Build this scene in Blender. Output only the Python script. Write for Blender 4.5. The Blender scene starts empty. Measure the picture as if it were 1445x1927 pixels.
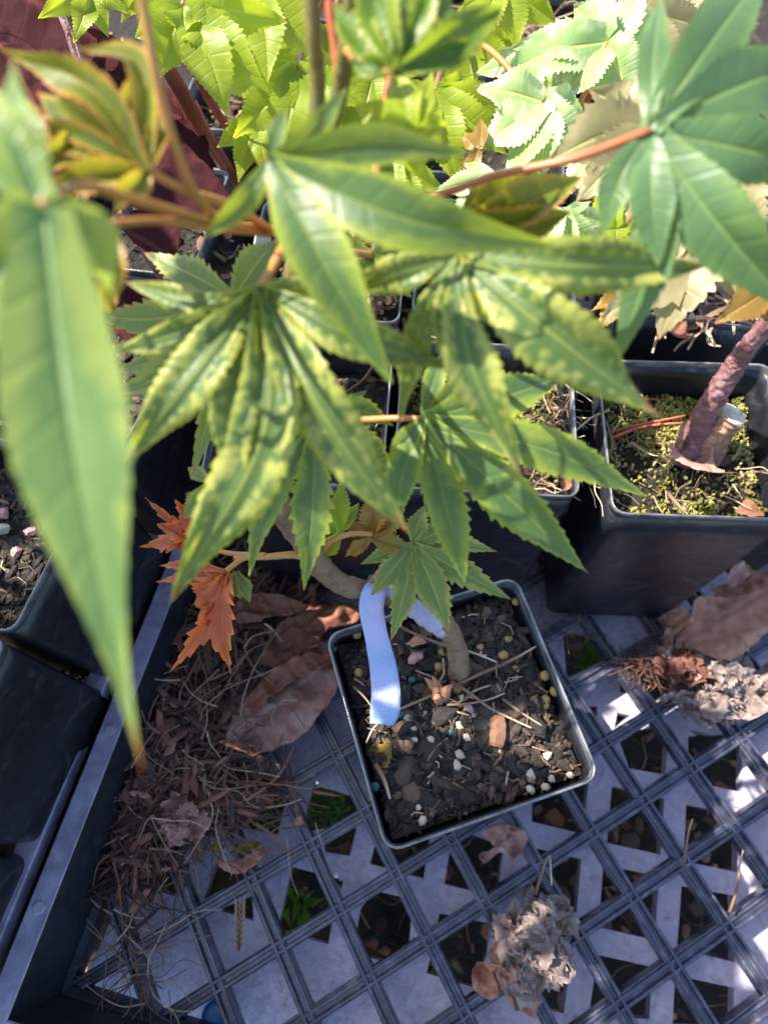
import bpy, math, random
import numpy as np
from mathutils import Vector, noise
from mathutils.geometry import delaunay_2d_cdt
rnd = random.Random(7)
S = 0.032                      # one mesh cell of the nursery tray is 32 mm; all layout is in cells
# ---------------------------------------------------------------- camera
CC = np.array([3.39576, -0.43615, 11.78557])
RR = np.array([[0.875318, -0.483031, -0.022337], [-0.445897, -0.788433, -0.423733], [0.187065, 0.380861, -0.905512]])
FP = 1262.3
sc = bpy.context.scene
cam = bpy.data.cameras.new('camera'); co = bpy.data.objects.new('camera', cam)
sc.collection.objects.link(co); sc.camera = co
from mathutils import Matrix
m3 = Matrix([[RR[0][i], -RR[1][i], -RR[2][i]] for i in range(3)]).to_4x4()
m3.translation = Vector(CC * S); co.matrix_world = m3
cam.sensor_fit = 'HORIZONTAL'; cam.sensor_width = 36; cam.lens = 36 * FP / 1445
cam.clip_start = 0.005; cam.clip_end = 500
cam.dof.use_dof = True; cam.dof.focus_distance = 7.2 * S; cam.dof.aperture_fstop = 17
# ---------------------------------------------------------------- sky and sun
SUN = np.array([-0.50, 0.62, 1.05]); SUN = SUN / np.linalg.norm(SUN)
w = bpy.data.worlds.new('World'); sc.world = w; w.use_nodes = True
nt = w.node_tree; bg = nt.nodes['Background']
sky = nt.nodes.new('ShaderNodeTexSky'); sky.sky_type = 'NISHITA'; sky.sun_disc = False
sky.sun_elevation = math.asin(SUN[2]); sky.sun_rotation = math.atan2(SUN[0], SUN[1])
nt.links.new(sky.outputs[0], bg.inputs[0]); bg.inputs[1].default_value = 0.15
sl = bpy.data.lights.new('sun', 'SUN'); so = bpy.data.objects.new('sun', sl); sc.collection.objects.link(so)
sl.energy = 5.0; sl.angle = math.radians(0.5); sl.color = (1.0, 0.93, 0.80)
so.rotation_euler = Vector(SUN).to_track_quat('Z', 'Y').to_euler(); so.location = Vector(SUN * 3)
sc.view_settings.view_transform = 'Standard'; sc.view_settings.look = 'None'
sc.view_settings.exposure = 1.5; sc.view_settings.gamma = 1
# ---------------------------------------------------------------- helpers
def U(u, v, z):                # the point at height z that stands at a spot of the plan view
    d = RR.T @ np.array([(u - 722.5) / FP, (v - 963.5) / FP, 1.0]); return CC + d * (z - CC[2]) / d[2]
def D(u, v, d):                # the point at distance d from the lens
    return CC + RR.T @ (np.array([(u - 722.5) / FP, (v - 963.5) / FP, 1.0]) * d)
def nrm(a): return a / (np.linalg.norm(a) + 1e-12)
class MB:
    def __init__(s): s.v = []; s.f = []; s.uv = []; s.mi = []
    def add(s, v, f, uv=None, mi=0):
        o = len(s.v); s.v += [tuple(map(float, p)) for p in v]; s.f += [tuple(i + o for i in q) for q in f]
        s.uv += list(uv) if uv is not None else [(0.5, 0.0)] * len(v); s.mi += [mi] * len(f)
ORG = {}
def mk(name, mb, mats, parent=None, smooth=True, org=None):
    me = bpy.data.meshes.new(name)
    v = np.array(mb.v, float)
    if parent is not None: o = ORG[parent.name]
    elif org is not None: o = np.array(org, float)
    else: o = np.array([v[:, 0].mean(), v[:, 1].mean(), v[:, 2].min()])
    me.from_pydata([tuple(p) for p in (v - o) * S], [], mb.f); me.update()
    ul = me.uv_layers.new(name='UVMap')
    li = np.zeros(len(me.loops), int); me.loops.foreach_get('vertex_index', li)
    ul.data.foreach_set('uv', np.array(mb.uv, float)[li].ravel())
    for m in (mats if isinstance(mats, (list, tuple)) else [mats]): me.materials.append(m)
    me.polygons.foreach_set('material_index', mb.mi)
    if smooth: me.polygons.foreach_set('use_smooth', [True] * len(me.polygons))
    ob = bpy.data.objects.new(name, me); sc.collection.objects.link(ob)
    ORG[ob.name] = o
    if parent is not None: ob.parent = parent
    else: ob.location = tuple(o * S)
    return ob
def empty(name, loc, label, cat, group=None):
    o = bpy.data.objects.new(name, None); sc.collection.objects.link(o); o.empty_display_size = 0.01
    o.location = tuple(np.array(loc, float) * S); ORG[o.name] = np.array(loc, float); tag(o, label, cat, group); return o
def tag(o, label=None, cat=None, group=None, kind=None):
    if label: o['label'] = label
    if cat: o['category'] = cat
    if group: o['group'] = group
    if kind: o['kind'] = kind
    return o
def tube(mb, pts, rad, n=8, cap=True, mi=0, bark=0):
    pts = [np.array(p, float) for p in pts]; k = len(pts)
    if not hasattr(rad, '__len__'): rad = [rad] * k
    vs = []; fs = []; uv = []; up = None
    for i in range(k):
        t = nrm(pts[min(i + 1, k - 1)] - pts[max(i - 1, 0)])
        if up is None: up = nrm(np.cross(t, [0.3, 0.2, 1.0]))
        up = nrm(up - t * (up @ t)); b = np.cross(t, up)
        for j in range(n):
            a = 2 * math.pi * j / n; bk = 1 + (bark*(fbm((math.cos(a)*2.2, math.sin(a)*2.2, i*.13), 1.6) + .6*fbm((math.cos(a)*5, math.sin(a)*5, i*.5+7), 1.3)) if bark else 0); vs.append(pts[i] + rad[i] * bk * (math.cos(a) * up + math.sin(a) * b)); uv.append((i / (k - 1), j / n))
    for i in range(k - 1):
        for j in range(n): fs.append((i*n+j, i*n+(j+1) % n, (i+1)*n+(j+1) % n, (i+1)*n+j))
    if cap: fs.append(tuple(range(n))[::-1]); fs.append(tuple((k-1)*n+j for j in range(n)))
    mb.add(vs, fs, uv, mi)
def spline(P, n):              # Catmull-Rom through rows of any width
    P = [np.array(p, float) for p in P]; out = []
    Q = [2*P[0]-P[1]] + P + [2*P[-1]-P[-2]]
    for i in range(1, len(Q) - 2):
        for k in range(n):
            t = k / n; a, b, c, d = Q[i-1:i+3]
            out.append(.5*((2*b)+(c-a)*t+(2*a-5*b+4*c-d)*t*t+(3*b-a-3*c+d)*t**3))
    out.append(P[-1]); return out
def fibre(mb, pts, r, n=3, k=5):
    q = spline(pts, k); tube(mb, q, [r * (1 - .6 * i / len(q)) for i in range(len(q))], n, True)
def rsq(h, r, z, c=(0, 0), ang=0, n=5):   # rounded square loop
    out = []
    for q, (sx, sy) in enumerate(((1, 1), (-1, 1), (-1, -1), (1, -1))):
        for i in range(n):
            a = math.pi / 2 * (q + i / (n - 1)); x = sx*(h-r) + r*math.cos(a); y = sy*(h-r) + r*math.sin(a)
            out.append((c[0]+x*math.cos(ang)-y*math.sin(ang), c[1]+x*math.sin(ang)+y*math.cos(ang), z))
    return out
def loft(mb, loops, closed=False, capA=False, capB=False):
    n = len(loops[0]); v = [p for l in loops for p in l]; f = []
    for i in range(len(loops) - 1 + (1 if closed else 0)):
        a = i*n; b = ((i+1) % len(loops))*n
        for j in range(n): f.append((a+j, a+(j+1) % n, b+(j+1) % n, b+j))
    if capA: f.append(tuple(range(n))[::-1])
    if capB: f.append(tuple((len(loops)-1)*n+j for j in range(n)))
    mb.add(v, f)
def rock(mb, c, r, sq=(1, 1, 1), seed=0, mi=0, sub=0):
    R_ = random.Random(seed); ax = R_.uniform(0, 6.28); ti = R_.uniform(-.5, .5)
    phi = 1.618; B = []
    for a in (-1, 1):
        for b in (-phi, phi): B += [(0, a, b), (a, b, 0), (b, 0, a)]
    B = [nrm(np.array(p, float)) * (1 + R_.uniform(-.22, .22)) for p in B]
    F = ICO
    ca, sa = math.cos(ax), math.sin(ax); ct, st = math.cos(ti), math.sin(ti)
    vs = []
    for p in B:
        x, y, z = p[0]*sq[0]*r, p[1]*sq[1]*r, p[2]*sq[2]*r
        x, z = x*ct - z*st, x*st + z*ct
        x, y = x*ca - y*sa, x*sa + y*ca
        vs.append((c[0]+x, c[1]+y, c[2]+z))
    mb.add(vs, F, [(R_.random(), R_.random())]*12, mi)
def _ico():
    phi = 1.618; B = []
    for a in (-1, 1):
        for b in (-phi, phi): B += [(0, a, b), (a, b, 0), (b, 0, a)]
    B = np.array(B); F = []
    for i in range(12):
        for j in range(i+1, 12):
            for k in range(j+1, 12):
                if max(np.linalg.norm(B[i]-B[j]), np.linalg.norm(B[j]-B[k]), np.linalg.norm(B[i]-B[k])) < 2.1:
                    nn = np.cross(B[j]-B[i], B[k]-B[i]); F.append((i, j, k) if nn @ B[i] > 0 else (i, k, j))
    return F
ICO = _ico()
def fbm(p, s=1.0, o=3):
    return noise.fractal(Vector([float(x) * s for x in p]), 1.0, 2.0, o)
# ---------------------------------------------------------------- materials
def rgba(c): return (c[0], c[1], c[2], 1)
def ramp(nt, stops):
    r = nt.nodes.new('ShaderNodeValToRGB'); e = r.color_ramp.elements
    while len(e) < len(stops): e.new(0.5)
    for x, (p, c) in zip(e, stops): x.position = p; x.color = rgba(c)
    return r
def nz(nt, src, scale, det=5, rough=.6, dist=0):
    n = nt.nodes.new('ShaderNodeTexNoise'); n.inputs['Scale'].default_value = scale; n.inputs['Detail'].default_value = det
    n.inputs['Roughness'].default_value = rough; n.inputs['Distortion'].default_value = dist; nt.links.new(src, n.inputs['Vector']); return n
def base(name):
    m = bpy.data.materials.new(name); m.use_nodes = True; nt = m.node_tree
    return m, nt, nt.nodes['Principled BSDF'], nt.nodes['Material Output']
def math_(nt, op, a, b=None, clamp=False):
    n = nt.nodes.new('ShaderNodeMath'); n.operation = op; n.use_clamp = clamp
    for i, x in enumerate((a, b)):
        if x is None: continue
        if isinstance(x, (int, float)): n.inputs[i].default_value = x
        else: nt.links.new(x, n.inputs[i])
    return n.outputs[0]
def mixc(nt, f, a, b):
    n = nt.nodes.new('ShaderNodeMix'); n.data_type = 'RGBA'
    if isinstance(f, (int, float)): n.inputs[0].default_value = f
    else: nt.links.new(f, n.inputs[0])
    for i, x in ((6, a), (7, b)):
        if isinstance(x, tuple): n.inputs[i].default_value = rgba(x)
        else: nt.links.new(x, n.inputs[i])
    return n.outputs[2]
def M(name, stops, scale=60, rough=.5, bump=.3, bscale=200, transl=0, det=6, spec=.5, dist=0, rvar=0, byuv=False, bdist=.001):
    m, nt, P, out = base(name)
    tc = nt.nodes.new('ShaderNodeTexCoord')
    n = nz(nt, tc.outputs['Object'], scale, det, .6, dist)
    fac = n.outputs['Fac']
    if byuv:                   # each chip its own tone
        sp = nt.nodes.new('ShaderNodeSeparateXYZ'); nt.links.new(tc.outputs['UV'], sp.inputs[0])
        fac = math_(nt, 'ADD', math_(nt, 'MULTIPLY', sp.outputs[0], .75), math_(nt, 'MULTIPLY', n.outputs['Fac'], .3))
    r = ramp(nt, stops); nt.links.new(fac, r.inputs[0]); nt.links.new(r.outputs[0], P.inputs['Base Color'])
    P.inputs['Roughness'].default_value = rough; P.inputs['Specular IOR Level'].default_value = spec
    if rvar:
        n3 = nz(nt, tc.outputs['Object'], scale*2.3, 4); rr = math_(nt, 'ADD', math_(nt, 'MULTIPLY', n3.outputs['Fac'], rvar), rough - rvar/2, True)
        nt.links.new(rr, P.inputs['Roughness'])
    if bump:
        n2 = nz(nt, tc.outputs['Object'], bscale, 6, .65); b = nt.nodes.new('ShaderNodeBump'); b.inputs['Strength'].default_value = bump
        b.inputs['Distance'].default_value = bdist; nt.links.new(n2.outputs['Fac'], b.inputs['Height']); nt.links.new(b.outputs[0], P.inputs['Normal'])
    if transl:
        t = nt.nodes.new('ShaderNodeBsdfTranslucent'); nt.links.new(r.outputs[0], t.inputs[0]); mx = nt.nodes.new('ShaderNodeMixShader')
        mx.inputs[0].default_value = transl; nt.links.new(P.outputs[0], mx.inputs[1]); nt.links.new(t.outputs[0], mx.inputs[2]); nt.links.new(mx.outputs[0], out.inputs[0])
    return m
def LM(name, dark, light, rib, tl, tip, amount=.5, transl=.42, rough=.42, scale=90, vf=9, edge=None, vein=.5, dots=0, spec=.45):
    """leaf: UV u runs along the lobe, v across it (-1..1)"""
    m, nt, P, out = base(name)
    tc = nt.nodes.new('ShaderNodeTexCoord'); sp = nt.nodes.new('ShaderNodeSeparateXYZ'); nt.links.new(tc.outputs['UV'], sp.inputs[0])
    u = sp.outputs[0]; av = math_(nt, 'ABSOLUTE', sp.outputs[1])
    n1 = nz(nt, tc.outputs['Object'], scale, 4, .6, .6); n2 = nz(nt, tc.outputs['Object'], scale*4, 5)
    # pale blotches away from the midrib
    k = math_(nt, 'MULTIPLY', n1.outputs['Fac'], math_(nt, 'ADD', math_(nt, 'MULTIPLY', av, .7), .65))
    mp = nt.nodes.new('ShaderNodeMapRange'); mp.inputs[1].default_value = .72 - .42*amount; mp.inputs[2].default_value = .86 - .36*amount; nt.links.new(k, mp.inputs[0])
    c = mixc(nt, mp.outputs[0], dark, light)
    if dots:                   # rows of pale spots between the pleats and a thin pale line beside the midrib
        def band(c0, wd):
            d_ = math_(nt, 'DIVIDE', math_(nt, 'ABSOLUTE', math_(nt, 'SUBTRACT', av, c0)), wd); return math_(nt, 'SUBTRACT', 1.0, d_, True)
        wob = math_(nt, 'ADD', math_(nt, 'MULTIPLY', u, vf*9.5), math_(nt, 'MULTIPLY', n1.outputs['Fac'], 9.0))
        dt = math_(nt, 'POWER', math_(nt, 'MULTIPLY', math_(nt, 'ADD', math_(nt, 'SINE', wob), 1.0), .5), 2.0)
        c = mixc(nt, math_(nt, 'MULTIPLY', math_(nt, 'MULTIPLY', dt, band(.52, .22)), dots), c, light)
        c = mixc(nt, math_(nt, 'MULTIPLY', band(.20, .06), dots*.6), c, rib)
    # side veins slant forward
    ph = math_(nt, 'SUBTRACT', math_(nt, 'MULTIPLY', u, vf*6.28), math_(nt, 'MULTIPLY', av, 3.6))
    sv = math_(nt, 'POWER', math_(nt, 'MULTIPLY', math_(nt, 'ADD', math_(nt, 'SINE', ph), 1.0), .5), 14.0)
    svv = math_(nt, 'MULTIPLY', sv, vein*.3)
    c = mixc(nt, svv, c, rib)
    c = mixc(nt, math_(nt, 'MULTIPLY', n2.outputs['Fac'], .35), c, tuple(x*.55 for x in dark))
    rb = nt.nodes.new('ShaderNodeMapRange'); rb.inputs[1].default_value = .10; rb.inputs[2].default_value = .02; nt.links.new(av, rb.inputs[0])
    c = mixc(nt, math_(nt, 'MULTIPLY', rb.outputs[0], .75), c, rib)
    tp = nt.nodes.new('ShaderNodeMapRange'); tp.inputs[1].default_value = .90; tp.inputs[2].default_value = 1.0; nt.links.new(u, tp.inputs[0])
    c = mixc(nt, tp.outputs[0], c, tip)
    if edge:
        eg = nt.nodes.new('ShaderNodeMapRange'); eg.inputs[1].default_value = .72; eg.inputs[2].default_value = 1.0; nt.links.new(av, eg.inputs[0])
        c = mixc(nt, math_(nt, 'MULTIPLY', eg.outputs[0], .85), c, edge)
    nt.links.new(c, P.inputs['Base Color']); P.inputs['Roughness'].default_value = rough; P.inputs['Specular IOR Level'].default_value = spec
    b = nt.nodes.new('ShaderNodeBump'); b.inputs['Strength'].default_value = .4; b.inputs['Distance'].default_value = .0005
    h = math_(nt, 'SUBTRACT', math_(nt, 'MULTIPLY', n2.outputs['Fac'], .6), math_(nt, 'ADD', math_(nt, 'MULTIPLY', sv, .3), rb.outputs[0]))
    nt.links.new(h, b.inputs['Height']); nt.links.new(b.outputs[0], P.inputs['Normal'])
    t = nt.nodes.new('ShaderNodeBsdfTranslucent'); ct = mixc(nt, .55, c, tl); nt.links.new(ct, t.inputs[0])
    mx = nt.nodes.new('ShaderNodeMixShader'); mx.inputs[0].default_value = transl
    nt.links.new(P.outputs[0], mx.inputs[1]); nt.links.new(t.outputs[0], mx.inputs[2]); nt.links.new(mx.outputs[0], out.inputs[0])
    return m
m_mott = LM('variegated_leaf', (.078, .150, .042), (.50, .50, .12), (.28, .33, .08), (.50, .55, .02), (.36, .10, .09), .50, .42, edge=(.32, .35, .05), scale=140, vein=.1, dots=.75)
m_olive = LM('curled_olive_leaf', (.12, .165, .025), (.44, .36, .055), (.36, .26, .03), (.56, .50, .02), (.6, .16, .05), .52, .45, edge=(.56, .23, .07))
m_blue = LM('blue_green_leaf', (.10, .19, .075), (.16, .26, .08), (.20, .30, .09), (.34, .48, .04), (.16, .2, .05), .45, .36, vein=.12)
m_near = LM('pale_green_leaf', (.16, .27, .080), (.34, .42, .10), (.17, .28, .085), (.46, .56, .06), (.46, .12, .05), .66, .42, vein=0, scale=60)
m_edge = LM('yellow_edged_leaf', (.082, .155, .048), (.24, .31, .05), (.19, .26, .07), (.46, .54, .02), (.28, .30, .05), .6, .42, edge=(.34, .40, .04), vein=.2)
m_lime = LM('lime_leaf', (.32, .42, .03), (.44, .52, .045), (.42, .48, .06), (.66, .74, .03), (.35, .30, .05), .5, .56, vf=9, vein=.15)
m_pale = LM('sun_glare_green_leaf', (.34, .50, .18), (.66, .72, .40), (.68, .70, .2), (.55, .70, .2), (.4, .35, .1), .62, .36, rough=.28, vf=9, vein=.15)  # albedo raised to stand in for blown-out sun on glossy leaves
m_young = LM('young_leaf', (.15, .22, .05), (.36, .38, .08), (.42, .44, .12), (.5, .52, .04), (.46, .10, .06), .5, .38, edge=(.36, .32, .06), vein=.4)
m_orange = LM('orange_leaf', (.58, .13, .04), (.66, .24, .07), (.7, .30, .10), (.9, .2, .05), (.6, .12, .05), .5, .45)
m_amber = LM('amber_leaf', (.30, .20, .04), (.42, .22, .05), (.45, .18, .05), (.6, .34, .03), (.4, .1, .05), .5, .45)
m_tan = LM('tan_green_leaf', (.34, .30, .15), (.44, .36, .20), (.50, .48, .12), (.55, .44, .16), (.4, .2, .1), .5, .42)
m_purp = LM('copper_leaf', (.050, .010, .013), (.085, .020, .020), (.12, .03, .025), (.22, .03, .02), (.12, .03, .03), .5, .25, rough=.8, vf=8, vein=.3, spec=.12)
m_dry = LM('dry_leaf', (.54, .25, .15), (.66, .36, .22), (.30, .13, .09), (.6, .26, .14), (.3, .16, .1), .5, .25, rough=.65, vf=7, vein=.9)
m_rust = LM('rust_dry_leaf', (.28, .11, .06), (.40, .17, .09), (.20, .07, .05), (.5, .2, .08), (.3, .12, .07), .5, .22, rough=.6, vf=8, vein=.7)
m_mauve = LM('mauve_dry_leaf', (.44, .22, .17), (.58, .34, .26), (.62, .40, .28), (.6, .28, .18), (.3, .16, .1), .5, .25, rough=.5, vf=8, vein=.8)
m_grey = LM('grey_dry_leaf', (.25, .185, .165), (.42, .345, .315), (.20, .13, .11), (.4, .3, .22), (.28, .16, .12), .5, .25, rough=.8, vf=5, scale=260, vein=.8)
m_plast = M('black_plastic', [(.35, (.009, .010, .015)), (.58, (.016, .017, .023)), (.70, (.045, .047, .048)), (.85, (.14, .135, .12))], 75, .36, .2, 500, spec=.5, rvar=.35, bdist=.0004, dist=1.4)
m_rim = M('worn_sunlit_rim', [(.35, (.05, .05, .055)), (.7, (.22, .22, .225))], 110, .2, .2, 500, spec=1.0, bdist=.0004)  # base colour lightened for the sun glint along the rim edges
m_flange = M('dusty_shade_tinted_flange', [(.3, (.14, .125, .17)), (.55, (.24, .215, .29)), (.75, (.36, .33, .40))], 70, .5, .3, 400, rvar=.2, bdist=.0005, dist=1.0)  # violet tone of the shade mixed into the flange colour
m_wall = M('tray_wall_plastic', [(.3, (.010, .012, .018)), (.6, (.020, .025, .036)), (.8, (.06, .065, .075))], 60, .45, .2, 400, rvar=.25, bdist=.0004, dist=1.0)
m_latt = M('tray_lattice_plastic', [(.3, (.022, .023, .038)), (.55, (.052, .052, .084)), (.75, (.16, .155, .21))], 140, .28, .5, 700, spec=.8, rvar=.3, bdist=.0004)  # bluish violet shade tint is part of this colour
m_bench = M('bench_plastic', [(.25, (.24, .21, .29)), (.40, (.43, .39, .50)), (.6, (.53, .49, .61)), (.75, (.66, .62, .72))], 120, .5, .9, 300, rvar=.3, bdist=.001, dist=1.8)  # lavender cast of the shade put into the panel colour
m_soil = M('potting_soil', [(.3, (.010, .008, .006)), (.6, (.028, .020, .014)), (.8, (.06, .042, .028))], 160, .9, 1.0, 420, bdist=.003)
m_chip = M('bark_chips', [(.08, (.007, .005, .004)), (.52, (.022, .014, .010)), (.76, (.055, .034, .022)), (.90, (.15, .085, .05)), (1.0, (.42, .30, .19))], 60, .75, .7, 700, byuv=True)
m_moss = M('moss', [(.08, (.07, .07, .015)), (.4, (.22, .22, .035)), (.7, (.44, .38, .12)), (1.0, (.62, .52, .32))], 60, .9, .3, 900, byuv=True, transl=.15)
m_ground = M('bare_soil', [(.3, (.008, .007, .005)), (.7, (.035, .025, .016))], 40, .95, 1, 150, bdist=.01)
m_fib = M('straw_fibre', [(.1, (.10, .05, .03)), (.5, (.26, .15, .085)), (.9, (.55, .42, .28))], 20, .7, .1, 500, byuv=True)
m_root = M('dark_root', [(.1, (.03, .013, .009)), (.6, (.12, .048, .028)), (1, (.34, .17, .09))], 20, .75, .1, 500, byuv=True)
m_stem = M('tan_bark', [(.3, (.10, .060, .032)), (.5, (.21, .13, .075)), (.62, (.17, .13, .06)), (.8, (.32, .18, .12))], 150, .55, 1.0, 330, dist=.8)
m_redst = M('red_stem', [(.3, (.20, .045, .03)), (.7, (.34, .10, .06))], 60, .35, .2, 350)
m_grnst = M('green_brown_stem', [(.3, (.10, .11, .03)), (.7, (.24, .16, .05))], 30, .4, .2, 350)
m_pet = M('petiole_orange', [(.3, (.46, .15, .05)), (.7, (.50, .28, .07))], 25, .45, .05, 350, transl=.15)
m_pets = M('petiole_red', [(.3, (.40, .06, .03)), (.7, (.42, .16, .05))], 25, .4, .05, 350)
m_purst = M('purple_bark', [(.25, (.10, .035, .035)), (.5, (.19, .08, .08)), (.72, (.34, .20, .21)), (.85, (.5, .42, .44))], 120, .5, .9, 420, dist=.5)
m_cut = M('cut_wood', [(.3, (.26, .20, .14)), (.5, (.44, .38, .30)), (.7, (.62, .58, .52))], 190, .8, .8, 300, dist=1.5)
m_stump = M('stump_bark', [(.3, (.16, .075, .05)), (.55, (.36, .19, .11)), (.8, (.52, .38, .32))], 190, .8, 1.0, 300, dist=.8)
m_tape = M('blue_tape', [(.25, (.22, .24, .38)), (.38, (.33, .45, .72)), (.65, (.52, .48, .74))], 40, .5, .7, 120, transl=.2, spec=.35, bdist=.0015)
m_wrap = M('white_wrap', [(.3, (.34, .32, .44)), (.7, (.58, .55, .68))], 90, .4, 1.0, 130, transl=.15)
m_wood = M('old_wood', [(.3, (.035, .025, .006)), (.7, (.10, .07, .018))], 30, .6, .4, 120, dist=1.5)
m_darkred = LM('dark_red_dry_leaf', (.12, .04, .03), (.22, .09, .06), (.3, .14, .1), (.3, .1, .05), (.2, .08, .05), .5, .15, rough=.7)
m_straw = LM('straw_leaf', (.36, .24, .11), (.5, .38, .2), (.3, .2, .1), (.5, .4, .2), (.4, .3, .1), .5, .25, rough=.7)
m_weed = LM('weed_green', (.06, .20, .03), (.14, .34, .05), (.18, .36, .08), (.3, .6, .05), (.1, .3, .04), .5, .35)
m_yel = M('yellow_pellet', [(.3, (.24, .14, .035)), (.5, (.42, .28, .08)), (.7, (.55, .44, .20))], 90, .5, .3, 600, transl=.15)
m_teal = M('teal_pellet', [(.3, (.015, .08, .07)), (.7, (.035, .13, .11))], 300, .55, .1, 800)
m_white = M('white_grit', [(.3, (.36, .27, .19)), (.7, (.60, .50, .38))], 200, .6, .4, 600)
m_pink = M('pink_grit', [(.3, (.42, .20, .17)), (.7, (.6, .34, .30))], 200, .6, .4, 600)
m_label = M('white_label_plastic', [(.3, (.66, .72, .66)), (.7, (.8, .85, .8))], 50, .35, .1, 300)
m_gum = M('blue_cap', [(.3, (.01, .10, .26)), (.7, (.03, .18, .40))], 80, .4, .1, 300)
# ================================================================ setting
g = MB(); n = 60
E2 = [-3000, -300, -60, -30] + list(np.linspace(-14, 40, n)) + [60, 300, 3000]
for y in E2:
    for x in E2: g.v.append((x, y, -3.0 + (.35*fbm((x, y, 0), .8) if abs(x) < 50 and abs(y) < 50 else 0))); g.uv.append((0, 0))
q = len(E2); g.f = [(j*q+i, j*q+i+1, (j+1)*q+i+1, (j+1)*q+i) for j in range(q-1) for i in range(q-1)]; g.mi = [0]*len(g.f)
tag(mk('ground', g, m_ground, org=(0, 0, -3)), 'dark bare soil showing below the bench and between the trays', 'ground', kind='structure')
def cdt(outline, holes, inner, drop=True):
    vs = [Vector(p[:2]) for p in outline]; es = [(i, (i+1) % len(outline)) for i in range(len(outline))]
    for h in holes:
        o = len(vs); vs += [Vector(p[:2]) for p in h]; es += [(o+i, o+(i+1) % len(h)) for i in range(len(h))]
    vs += [Vector(p) for p in inner]
    V, E_, F_, *_r = delaunay_2d_cdt(vs, es, [], 0, 1e-5)
    def inside(p, poly):
        c = False; j = len(poly)-1
        for i in range(len(poly)):
            if (poly[i][1] > p[1]) != (poly[j][1] > p[1]) and p[0] < (poly[j][0]-poly[i][0])*(p[1]-poly[i][1])/(poly[j][1]-poly[i][1])+poly[i][0]: c = not c
            j = i
        return c
    F2 = []
    for f in F_:
        m = [sum(V[i][k] for i in f)/len(f) for k in (0, 1)]
        if inside(m, outline) and not any(inside(m, h) for h in holes): F2.append(tuple(f))
    return [tuple(v) for v in V], F2
def slab(V, F, z, th, warp=0):
    """closed plate from a flat triangulation"""
    mb = MB(); n = len(V)
    zz = [z + (warp*fbm((x, y, 0), .6) if warp else 0) for x, y in V]
    v = [(x, y, k) for (x, y), k in zip(V, zz)] + [(x, y, k-th) for (x, y), k in zip(V, zz)]
    FF = []
    for f in F:
        a, b, c = [np.array(V[i]) for i in f[:3]]
        cr = (b[0]-a[0])*(c[1]-a[1])-(b[1]-a[1])*(c[0]-a[0]); FF.append(f if cr > 0 else f[::-1])
    ed = {}
    for f in FF:
        for i in range(len(f)): ed[(f[i], f[(i+1) % len(f)])] = 1
    fs = list(FF) + [tuple(i+n for i in f[::-1]) for f in FF]
    for (a, b) in ed:
        if (b, a) not in ed: fs.append((a, a+n, b+n, b))
    mb.add(v, fs); return mb
ZB = -0.75
def zp(o, pts, z=ZB): return [tuple(U(o[0]+.346*x, o[1]+.346*y, z)[:2]) for x, y in pts]
z6 = (945, 1400); z5 = (450, 1400); z4 = (0, 1400); z3 = (945, 900)
H = [zp(z6, p) for p in (
 [(597,230),(882,298),(862,605),(568,540)], [(548,660),(850,722),(832,1072),(525,1000)], [(520,1150),(818,1216),(800,1500),(470,1480)],
 [(1010,-40),(1310,-60),(1300,265),(1010,200)], [(1000,330),(1285,390),(1278,700),(985,640)], [(975,775),(1272,830),(1262,1190),(950,1115)],
 [(940,1260),(1262,1330),(1255,1560),(925,1540)], [(165,260),(160,425),(440,492),(470,200)], [(150,560),(430,630),(405,920),(110,860)],
 [(80,1090),(375,1150),(335,1470),(40,1400)], [(620,-60),(905,-100),(888,170),(690,135)])]
H += [zp(z5, p) for p in (
 [(1150,560),(1115,765),(1400,835),(1440,560),(1200,470)], [(735,560),(1045,470),(1003,735),(712,655)], [(430,510),(640,455),(602,612),(470,590)],
 [(405,225),(640,290),(640,430),(370,480),(365,370)], [(285,670),(545,735),(485,1092),(210,1015)],
 [(735,800),(950,850),(920,1125),(800,1190),(690,1160),(640,1010),(660,900)], [(525,740),(565,750),(550,810)],
 [(1090,925),(1370,980),(1350,1150),(1280,1330),(1020,1250)], [(0,130),(230,150),(250,330),(210,495),(-60,440)])]
H += [zp(z4, p) for p in ([(1200,900),(1370,830),(1380,965),(1200,910)], [(735,768),(870,690),(1035,625),(1020,710),(950,830)], [(1110,850),(1185,620),(1330,660),(1330,740),(1200,800)])]
H += [zp(z3, p) for p in ([(330,840),(520,840),(560,990),(350,1090)], [(640,1060),(730,1170),(640,1165)], [(625,1275),(700,1290),(610,1360)], [(470,1245),(515,1240),(515,1300)],
 [(690,1040),(760,990),(980,1120),(830,1210),(750,1100)], [(1015,1370),(1220,1410),(1120,1440)], [(690,1435),(830,1320),(890,1440)][:0] or [(1240,1240),(1310,1290),(1230,1300)])]
OUT = zp((0, 0), [(3700/2.1, 5000/2.1)]) and [(-1.9, -.3), (3.0, -9.5), (9.3, -7.6), (14.5, -2.0), (13, 6), (5, 7), (2.6, 4.6)]
OUT[0:2] = [tuple(U(250, 1640, ZB)[:2]), tuple(U(95, 1990, ZB)[:2]), tuple(U(300, 2100, ZB)[:2])]
OUT[3] = tuple(U(1395, 2150, ZB)[:2]); OUT[4] = tuple(U(1600, 1500, ZB)[:2])
V, F = cdt(OUT, H, [])
bt = mk('bench_top', slab(V, F, ZB, .22), m_bench, smooth=False)
tag(bt, 'pale lavender grey perforated bench panel below the lattice tray', 'bench')
mb = MB()                     # plank under the bench
A = U(520, 1690, -1.6); B = U(720, 1800, -1.6); d = nrm(B-A); A = A-d*2.2; B = B+d*1.0; nn = np.array([-d[1], d[0], 0])
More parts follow.
